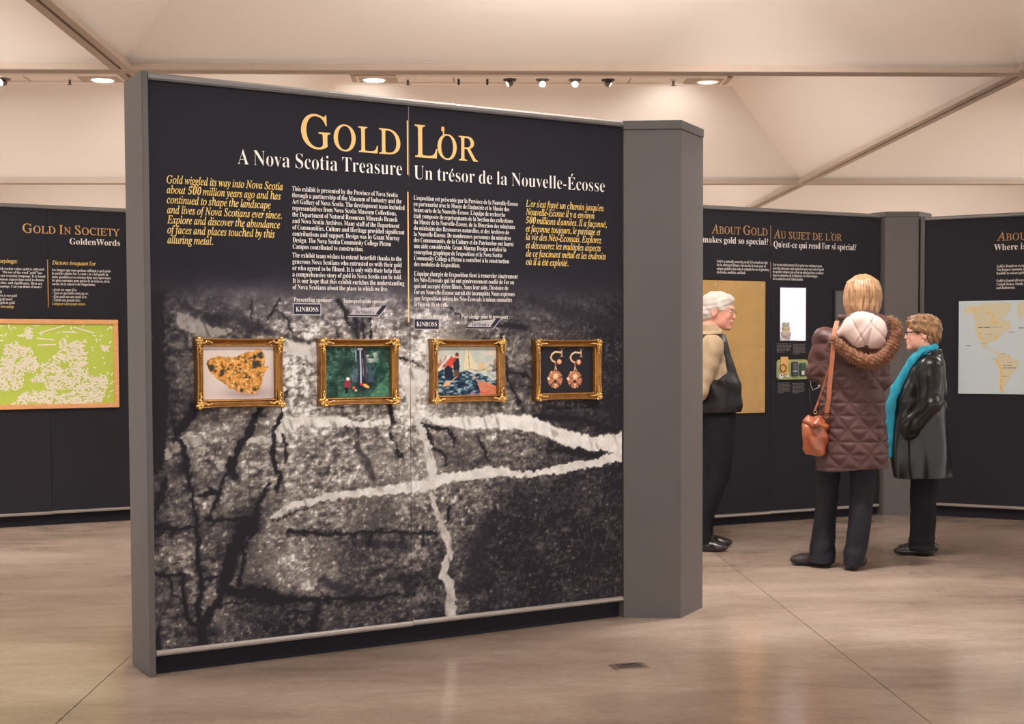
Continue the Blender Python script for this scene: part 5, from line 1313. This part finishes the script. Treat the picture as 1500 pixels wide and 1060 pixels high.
    C.disp(lambda x,y,z: sum(a*np.exp(-(((x-cx)+b*(z-cz)-c_)/.007)**2) for a,b,c_ in ((.006,.55,-.045),(.005,-.2,.02),(.005,.9,.075),(.004,-.7,-.02)))+.0035*np.sin((x-.05)*38+(z-1.4)*30+1.5*np.sin(z*25))*np.clip((1.47-z)*9,0,1)+.0015*np.sin(x*66-z*40)+0*y)
    C.build('hood_lining', mat('lining_cream', (196,174,168), .55, noise=.05, nscale=14), t)
    arc = [(1226,494),(1236,505),(1250,517),(1266,526),(1283,528),(1298,520),(1309,505),(1315,488),(1313,475),(1306,467)]
    pts = [(X(a), -.165-.035*math.sin(math.pi*i/9), Z(b)) for i,(a,b) in enumerate(arc)]
    rs = [.018,.027,.033,.036,.037,.036,.033,.029,.024,.018]
    M_FUR = mat('fur_brown', (116,80,62), .9, noise=.45, nscale=60, spec=.2)
    C = Clay((-.16,-.30,1.18), (.34,-.05,1.56), .0055); C.chain(pts, rs, .02)
    C.disp(lambda x,y,z: .006*np.sin(x*150+z*90)*np.sin(z*170+y*60))
    C.build('fur_trim', M_FUR, t)
    R = random.Random(3); v = []; f = []
    for k in range(2600):
        s = R.random()*(len(pts)-1.001); i = int(s); q = s-i
        p = Vector(pts[i]).lerp(Vector(pts[i+1]), q); r = rs[i]*(1-q)+rs[i+1]*q
        d = Vector((R.gauss(0,1), R.gauss(0,1), R.gauss(0,1))).normalized()
        if d.y > .3: d.y = -d.y
        b = p+d*r*.7; e = p+d*(r+R.uniform(.010,.028))+Vector((R.gauss(0,.005), 0, R.gauss(0,.005)-.004))
        s1 = d.cross(Vector((R.gauss(0,1),R.gauss(0,1),R.gauss(0,1)))).normalized()*.0022; s2 = d.cross(s1).normalized()*.0022
        n = len(v); v += [b+s1, b-s1*.5+s2, b-s1*.5-s2, e]; f += [(n,n+1,n+3),(n+1,n+2,n+3),(n+2,n,n+3)]
    o = fast_mesh('fur_tufts', np.array([tuple(q) for q in v]), np.array(f), mat('fur_tips', (150,112,88), .9, noise=.45, nscale=90, spec=.2), t, nper=3); tag(o, kind='stuff')
    # hood tab on the left
    MB().bbox(-.030,-.008,-.030,.030,.008,.030,.004).build('hood_tab', M_COAT, t)
    tb = [o for o in t.children if o.name.startswith('hood_tab')][0]; tb.location = (X(1222), -.155, Z(507)); tb.rotation_euler = (0,.45,-.25)
    # jeans
    C = Clay((-.30,-.17,.02), (.25,.22,.95), .0062)
    M_JEAN = mat('jeans_dark', (33,32,39), .8, noise=.18, nscale=9, bump=.2, bscale=12, spec=.2)
    C.loft([(.025,X(1209),.055,.082,.125),(.10,X(1211),.06,.078,.105),(.28,X(1215),.055,.066,.080),(.45,X(1217),.045,.068,.082),(.62,X(1219),.03,.080,.095),(.80,-.085,.0,.095,.12),(.93,-.075,0,.09,.12)], .01)
    C.loft([(.03,X(1256),-.05,.060,.095),(.10,X(1258),-.045,.066,.090),(.28,X(1265),-.035,.068,.080),(.45,X(1268),-.02,.071,.082),(.62,X(1268),-.01,.078,.095),(.80,.085,0,.095,.12),(.93,.08,0,.09,.12)], .01)
    C.disp(lambda x,y,z: .0032*np.sin(z*58+x*22+np.sin(x*40)*1.5)*np.exp(-((z-.50)/.07)**2)+.0035*np.sin(z*48-x*26+1.5*np.sin(x*30))*np.exp(-((z-.11)/.06)**2)+.002*np.sin(z*14+x*22)+0*y)
    C.build('jeans', M_JEAN, t)
    for nm, ax_, bx, dy, w_ in (('shoe',None,None,0,0),):
        pass
    C = Clay((-.42,-.05,-.005), (-.03,.18,.16), .0045)       # left shoe, toe to the left
    C.cone((-.13,.065,.045), (-.27,.060,.034), .045, .038, .03); C.ell((-.30,.058,.034), (.055,.045,.030), .03); C.cone((-.14,.065,.07), (-.18,.062,.07), .046, .040, .03)
    C.cut(lambda x,y,z: .004-z+0*x+0*y); C.build('shoe', mat('shoe_suede', (42,34,38), .6), t)
    C = Clay((-.12,-.16,-.005), (.12,.20,.15), .0045)       # right shoe, pointing away
    C.cone((.020,-.075,.048), (.055,.09,.036), .047, .040, .03); C.ell((.064,.125,.032), (.044,.055,.028), .03); C.cone((.02,-.07,.075), (.03,-.02,.075), .042, .04, .02)
    C.cut(lambda x,y,z: .004-z+0*x+0*y); C.build('shoe', mat('shoe_suede', (42,34,38), .6), t)
    MB().bbox(.045,-.124,.045,.058,-.116,.070,.002).build('heel_tab', mat('heel_orange', (216,84,50), .5), t)
    # --- handbag (hangs from the shoulder)
    b = empty('handbag', t.location, t.rotation_euler.z); tag(b, 'glossy orange-brown leather shoulder bag hanging at the left of the brown quilted coat', 'handbag')
    M_LEA = mat('bag_leather', (142,70,38), .3, noise=.25, nscale=14, bump=.15, bscale=14, spec=.6, coat=.3)
    C = Clay((-.36,-.30,.60), (-.06,.05,1.00), .005)
    zc = Z(636)
    C.loft([(Z(664),X(1202),-.12,.062,.045),(Z(655),X(1200),-.12,.075,.055),(Z(637),X(1200),-.12,.078,.060),(Z(622),X(1199),-.12,.070,.050),(Z(609),X(1201),-.12,.050,.032)], .015, 2.8)
    C.disp(lambda x,y,z: .005*np.sin(x*55+z*30)+.004*np.sin(z*70-x*40)*np.clip((z-.80)*9,0,1)+0*y)
    C.build('bag_body', M_LEA, b)
    C = Clay((-.36,-.32,.74), (-.04,.05,1.02), .005)
    C.ell((X(1202),-.125,Z(618)), (.075,.062,.045), .02, rot=rotm(0,.35)); C.disp(lambda x,y,z: .006*np.sin(x*70-z*50)+.004*np.sin(z*110+x*20)+0*y)
    C.build('bag_flap', M_LEA, b)
    M_STR = mat('strap_leather', (156,92,60), .4)
    def ribbon(name, P, w_, m_):
        v = []; f = []
        for i,(x,y,z) in enumerate(P):
            for dx, dy in ((-w_,-.003),(w_,-.003),(w_,.003),(-w_,.003)): v.append((x+dx,y+dy,z))
            if i: n = 4*i; f += [(n-4+k, n-4+(k+1)%4, n+(k+1)%4, n+k) for k in range(4)]
        f += [(0,1,2,3), (len(v)-1,len(v)-2,len(v)-3,len(v)-4)]
        MB().add(v, f).build(name, m_, b)
    ribbon('strap', [(X(1231),-.10,Z(468)),(X(1228),-.15,Z(480)),(X(1226),-.178,Z(498)),(X(1225),-.182,Z(520)),(X(1222),-.182,Z(550)),(X(1220),-.180,Z(580)),(X(1217),-.17,Z(602))], .013, M_STR)
    ribbon('strap', [(X(1200),-.135,Z(598)),(X(1205),-.135,Z(585)),(X(1213),-.16,Z(560)),(X(1220),-.184,Z(535))], .006, M_STR)
    for x, z in ((X(1217),Z(606)),(X(1201),Z(601))):
        MB().tube([(x+.010*math.cos(a), -.165 if x > -.16 else -.135, z+.010*math.sin(a)) for a in np.linspace(0,2*math.pi,13)], .0028, 6, False).build('buckle_ring', mat('brass', (190,140,80), .3, .9), b, True)
woman_brown()

# ---------------------------------------------------------------- man with white hair
def man():
    t = person('white-haired man with glasses, beige shirt and black vest, half hidden by the grey column', 1.662, 9.06)
    X = lambda px: (px-1045)/221.; Z = lambda py: (803-py)/221.
    H = Head((X(1053.5), 0., Z(455)+.005), -.22, .14, 1.04)
    C = Clay((-.40,-.34,0), (.30,.34,1.80), .0065)
    full_body(C, H, (-.03,0,1.46), 1.40, .90, (.135,.16),
              [([(-.03,-.20,1.34),(-.13,-.26,1.06),(-.24,-.10,.94)], ((-.25,-.08,.94),(-.3,1,-.3),(-1,-.2,0),1,.4)),
               ([(-.03,.20,1.34),(-.13,.26,1.06),(-.24,.08,.93)], ((-.25,.06,.93),(-.3,-1,-.3),(-1,.2,0),-1,.4))],
              [[(.0,-.09,.86),(.0,-.10,.48),(-.07,-.11,.12),(-.08,-.11,.06)],[(.0,.09,.86),(.0,.12,.48),(-.06,.15,.12),(-.07,.15,.06)]], True)
    C.build('body', M_SKINM, t)
    H.eyes(t)
    hc_ = H.c
    C = Clay((-.20,-.14,1.44), (.22,.14,1.80), .004)
    H.ell(C, (-.016,0,.042), (.105,.084,.088), .02)
    H.ell(C, (-.050,0,-.015), (.062,.076,.070), .03)
    H.ell(C, (.040,0,.086), (.052,.062,.032), .03)
    # keep the face and ears free
    H.ell(C, (.105,0,-.03), (.075,.10,.085), .01, 'sub'); H.ell(C, (.052,0,-.055), (.078,.12,.062), .01, 'sub')
    for q in (-1, 1): H.ell(C, (-.002,q*.092,-.016), (.026,.030,.040), .006, 'sub')
    C.disp(lambda x,y,z: .0016*np.sin(x*90+z*70+np.sin(z*40)*1.5)+.0014*np.sin(x*50-z*190+y*60)+.002*np.sin(x*26+z*18))
    C.build('hair', mat('hair_white', (206,198,192), .7, noise=.10, nscale=30, stretch=(1,1,3)), t)
    # eyebrows, glasses
    M_GL = mat('glasses_metal', (150,120,90), .3, .6)
    m = MB()
    for q in (-1, 1):
        P = [H.p((.102+.004*math.sin(a), q*.031+.021*math.cos(a), .004+.016*math.sin(a))) for a in np.linspace(0,2*math.pi,17)]
        m.tube(P, .0013, 5, False); m.tube([H.p((.100,q*.052,.010)), H.p((.05,q*.078,.012)), H.p((-.008,q*.084,.010)), H.p((-.02,q*.082,-.012))], .0014, 5)
    m.tube([H.p((.103,-.010,.008)), H.p((.108,0,.012)), H.p((.103,.010,.008))], .0013, 5)
    m.build('glasses', M_GL, t, True)
    C = Clay((-.06,-.12,1.56), (.20,.12,1.70), .004)
    for q in (-1, 1): H.cone(C, (.096,q*.018,.030), (.084,q*.048,.030), .006, .004)
    C.build('eyebrows', mat('brow_grey', (206,196,188), .8), t)
    # shirt
    M_SH = mat('shirt_beige', (178,156,128), .8, noise=.06, nscale=16, bump=.15, bscale=8)
    C = Clay((-.36,-.36,.86), (.30,.36,1.52), .006)
    C.loft([(.945,.030,0,.138,.178),(1.02,.028,0,.148,.185),(1.16,.012,0,.140,.190),(1.28,-.005,0,.118,.195),(1.38,-.010,0,.100,.180),(1.425,-.010,0,.085,.120),(1.455,-.005,0,.072,.080)], .02, 2.2)
    for q in (-1, 1): C.chain([(-.005,q*.195,1.345),(-.095,q*.245,1.06),(-.235,q*.10,.95)], [.082,.064,.045], .03)
    C.disp(lambda x,y,z: .004*np.sin(z*46+x*60+y*10)*np.sin(x*38-z*20))
    C.build('shirt', M_SH, t)
    C = Clay((-.16,-.14,1.36), (.16,.14,1.56), .0045)
    C.loft([(1.40,.0,0,.088,.098),(1.45,-.008,0,.078,.080),(1.495,-.020,0,.070,.072)], .01); C.cone((.055,-.05,1.45), (.082,-.035,1.395), .016, .006, .012); C.cone((.055,.05,1.45), (.082,.035,1.395), .016, .006, .012)
    C.build('collar', M_SH, t)
    # vest
    M_V = mat('vest_black', (30,28,33), .42, noise=.1, nscale=8, bump=.15, bscale=6, spec=.4)
    C = Clay((-.22,-.26,.88), (.26,.26,1.46), .0055)
    C.loft([(.915,.034,0,.160,.200),(.96,.034,0,.170,.205),(1.04,.032,0,.160,.203),(1.16,.018,0,.152,.203),(1.28,-.002,0,.130,.204),(1.38,-.012,0,.112,.188),(1.43,-.014,0,.095,.125)], .015, 2.2)
    for q in (-1, 1): C.ell((.022,q*.235,1.27), (.082,.12,.150), .012, 'sub', rot=rotm(0,-.25))
    C.cone((.12,0,1.50), (.145,0,1.34), .075, .022, .01, 'sub')
    C.disp(lambda x,y,z: .006*np.sin(z*40+x*22+2*np.sin(x*14))*np.exp(-((z-1.12)/.11)**2)+.003*np.sin(z*17-x*9)+0*y)
    C.build('vest', M_V, t)
    # trousers
    C = Clay((-.22,-.24,.03), (.26,.26,1.0), .0062)
    for q, o in ((-1,0.), (1,.012)):
        C.loft([(.050,-.085+o,q*.118,.080,.066),(.16,-.075+o,q*.115,.068,.064),(.23,-.062+o,q*.112,.066,.065),(.34,-.030+o,q*.108,.080,.070),(.46,.012+o,q*.102,.092,.075),(.67,.036,q*.094,.100,.085),(.80,.038,q*.085,.112,.095),(.96,.03,q*.075,.125,.105)], .012)
    C.disp(lambda x,y,z: .004*np.sin(z*16+x*14+y*6)+.003*np.sin(z*44+x*25)*np.exp(-((z-.12)/.08)**2))
    C.build('trousers', M_BLK, t)
    for q, toe in ((-1,.105),(1,.135)):
        y = q*.118
        C = Clay((toe-.34,y-.08,-.005), (toe+.03,y+.08,.13), .0045)
        C.cone((toe-.25,y,.040), (toe-.10,y,.034), .040, .040, .03); C.ell((toe-.058,y,.030), (.060,.046,.028), .03); C.cone((toe-.23,y,.075), (toe-.17,y,.065), .042, .036, .03)
        C.cut(lambda x,y_,z: .004-z+0*x+0*y_); o = C.build('shoe', M_SHOE, t)
man()

# ---------------------------------------------------------------- woman in the leather coat
def woman_leather():
    t = person('short-haired woman with glasses in a black leather coat and turquoise scarf, facing left', 2.965, 8.755)
    X = lambda px: (px-1350)/229.; Z = lambda py: (812-py)/229.
    H = Head((X(1350), 0., Z(486)+.0), math.pi+.10, .0, .95)
    C = Clay((-.32,-.34,0), (.26,.34,1.62), .0062)
    full_body(C, H, (.045,0,1.295), 1.22, .82, (.125,.16),
              [([(.06,-.165,1.19),(.05,-.235,.97),(-.03,-.165,.83)], ((-.035,-.15,.82),(-.5,.15,-.8),(0,-1,0),-1,.4)),
               ([(.06,.165,1.19),(.05,.235,.97),(-.03,.165,.83)], ((-.035,.15,.82),(-.5,-.15,-.8),(0,1,0),1,.4))],
              [[(.02,-.08,.80),(.02,-.085,.45),(.02,-.08,.12),(.02,-.08,.06)],[(.02,.08,.80),(.02,.085,.45),(.015,.08,.12),(.01,.08,.06)]])
    C.build('body', M_SKIN, t); H.eyes(t)
    # short layered hair
    C = Clay((-.20,-.16,1.24), (.24,.16,1.64), .004)
    H.ell(C, (-.018,0,.046), (.112,.095,.094), .02); H.ell(C, (-.075,0,.012), (.055,.080,.085), .03); H.ell(C, (-.062,0,-.055), (.045,.062,.060), .03)
    H.ell(C, (.050,0,.078), (.050,.068,.038), .03)
    H.ell(C, (.112,0,-.03), (.060,.11,.080), .008, 'sub'); H.ell(C, (.055,0,-.065), (.065,.12,.065), .008, 'sub')
    for q in (-1, 1): H.ell(C, (.012,q*.090,-.025), (.022,.030,.036), .006, 'sub')
    C.disp(lambda x,y,z: .008*np.sin(x*62+z*34+2*np.sin(z*30+y*20))*np.sin(z*60-x*40+y*30)+.004*np.sin(x*150+z*110+y*60))
    M_H = mat('hair_ash', (148,112,80), .45, noise=.5, nscale=26, stretch=(2,2,1.5), spec=.5)
    C.build('hair', M_H, t)
    R = random.Random(8); v = []; f = []
    for k in range(420):
        th = R.uniform(0, 2*math.pi); ph = R.uniform(-.35, 1.5)
        d = np.array([math.cos(ph)*math.cos(th), math.cos(ph)*math.sin(th), math.sin(ph)])
        if d[0] > .45 and d[2] < .35: continue
        b = np.array([-.02,0,.044])+d*np.array([.098,.084,.084]); sw = np.array([-.5*d[0]-.25, R.gauss(0,.5), -.55+R.random()*.6])
        e = b+d*R.uniform(.006,.020)+sw*R.uniform(.012,.03)
        s1 = np.cross(d, sw); s1 = s1/(np.linalg.norm(s1)+1e-6)*.0042
        n = len(v); v += [H.p(b+s1), H.p(b-s1), H.p(b+d*.004), H.p(e)]; f += [(n,n+1,n+3),(n+1,n+2,n+3),(n+2,n,n+3)]
    o = fast_mesh('hair_locks', np.array(v), np.array(f), mat('hair_highlight', (186,150,112), .45, noise=.35, nscale=40), t, nper=3); tag(o, kind='stuff')
    # glasses
    m = MB(); M_G = mat('glasses_dark', (34,38,54), .25)
    for q in (-1, 1):
        P = [H.p((.101+.0*a, q*.031+.024*math.cos(a), .006+.014*math.sin(a))) for a in np.linspace(0,2*math.pi,17)]
        m.tube(P, .0024, 6, False); m.tube([H.p((.101,q*.054,.012)), H.p((.055,q*.078,.014)), H.p((.005,q*.084,.012))], [.0048,.0040,.0022], 6)
    m.tube([H.p((.101,-.008,.010)), H.p((.105,0,.012)), H.p((.101,.008,.010))], .002, 6); m.build('glasses', M_G, t, True)
    MB().ball(H.p((.000,.088,-.048)), .0055, 8, 6).build('earring', mat('pearl', (236,226,206), .2), t, True)
    MB().ball(H.p((.000,-.088,-.048)), .0055, 8, 6).build('earring', mat('pearl', (236,226,206), .2), t, True)
    # coat
    M_L = mat('leather_black', (18,17,18), .30, noise=.12, nscale=8, bump=.12, bscale=7, spec=.5)
    C = Clay((-.26,-.36,.46), (.26,.36,1.34), .0058)
    C.loft([(.485,X(1352.5),0,.192,.220),(.62,X(1351),0,.192,.212),(.80,X(1349.5),0,.178,.200),(.96,X(1349),0,.165,.188),(1.08,.004,0,.152,.185),(1.18,.022,0,.128,.185),(1.25,.040,0,.100,.165),(1.29,.050,0,.075,.110)], .02, 2.2)
    for q in (-1, 1): C.chain([(.060,q*.172,1.205),(.055,q*.240,.98),(-.045,q*.215,.86),(-.07,q*.205,.84)], [.080,.064,.054,.052], .025)
    # pocket
    C.ell((-.065,-.205,.82), (.062,.025,.055), .015)
    C.disp(lambda x,y,z: .010*np.sin(x*24+y*16+2.2*np.sin(z*5+1))*np.clip((.98-z)*4,.12,1)+.004*np.sin(x*53-y*20+z*6)*np.clip((.9-z)*4,0,1)+.004*np.sin(z*52-x*34+y*20)*np.exp(-((z-.98)/.07)**2)*(y<0)+.003*np.sin(z*31+x*22)*np.exp(-((z-1.17)/.06)**2))
    C.cut(lambda x,y,z: .497+.02*(x+.18)-z+0*y)
    C.build('leather_coat', M_L, t)
    C = Clay((-.10,-.16,1.18), (.20,.16,1.36), .0048)
    C.loft([(1.22,.040,0,.098,.120),(1.28,.050,0,.082,.092),(1.325,.052,0,.072,.078)], .01); C.cut(lambda x,y,z: (z-1.30)-(x-.04)*.6+0*y)
    C.build('coat_collar', M_L, t)
    # hand in the pocket edge
    MB().tube([(-.125,-.232,.825),(-.09,-.245,.803),(-.03,-.245,.805),(-.005,-.235,.83)], .004, 6).build('pocket_seam', M_L, t, True)
    # blouse glimpse and scarf
    C = Clay((-.22,-.12,.80), (.08,.12,1.30), .006)
    C.loft([(.84,-.05,0,.12,.09),(1.02,-.06,0,.095,.10),(1.14,-.04,0,.090,.10),(1.24,.0,0,.070,.08)], .02); C.build('blouse', mat('blouse_pink', (206,120,112), .7), t)
    M_S = mat('scarf_turquoise', (34,152,180), .7, noise=.22, nscale=16, stretch=(2,2,.5), bump=.5, bscale=40)
    C = Clay((-.28,-.20,.58), (.16,.20,1.38), .005)
    for q in (-1, 1):
        C.chain([(.075,q*.045,1.335),(.010,q*.088,1.315),(-.055,q*.100,1.255),(-.105,q*.100,1.165),(-.155,q*.085,1.07),(-.180,q*.070,.97),(-.188,q*.065,.85),(-.185,q*.065,.74),(-.180,q*.06,.655)], [.022,.024,.026,.028,.030,.032,.033,.032,.030], .015)
    C.cone((.075,-.045,1.335), (.075,.045,1.335), .022, .022, .01)
    C.disp(lambda x,y,z: .0045*np.sin(y*190+z*12)+.003*np.sin(z*46+x*90)*np.sin(y*60+z*20))
    C.build('scarf', M_S, t)
    m = MB(); R = random.Random(4)
    for q in (-1, 1):
        for k in range(12):
            x, y = -.180+R.uniform(-.024,.024), q*.06+R.uniform(-.024,.024); m.tube([(x,y,.66),(x+R.gauss(0,.004),y,.625)], .0022, 4)
    m.build('scarf_fringe', M_S, t)
    # trousers, shoes
    C = Clay((-.14,-.20,.02), (.18,.20,.90), .0062)
    for q in (-1, 1):
        C.loft([(.035,X(1353)+.0,q*.078,.086,.066),(.10,X(1352),q*.078,.080,.062),(.28,X(1354),q*.078,.078,.066),(.50,X(1355),q*.078,.088,.075),(.85,.02,q*.07,.11,.095)], .012)
    C.disp(lambda x,y,z: .003*np.sin(z*18+x*16+y*9)+.003*np.sin(z*110)*np.exp(-((z-.07)/.05)**2)+0*x)
    C.build('trousers', M_BLK, t)
    for q, toe in ((-1,-.165),(1,-.140)):
        y = q*.078
        C = Clay((toe-.03,y-.07,-.005), (toe+.29,y+.07,.10), .0042)
        C.cone((toe+.22,y,.034), (toe+.08,y,.026), .036, .036, .02); C.ell((toe+.048,y,.025), (.050,.040,.023), .02)
        C.cut(lambda x,y_,z: .003-z+0*x+0*y_); C.build('shoe', M_SHOE, t)
        m = MB()
        for k in range(5): m.ball((toe+.035+k*.017, y-.026+.004*k, .046-.002*k), (.006,.005,.003), 6, 4)
        m.build('shoe_ornament', mat('ornament_silver', (170,166,168), .25, .9), t, True)
woman_leather()
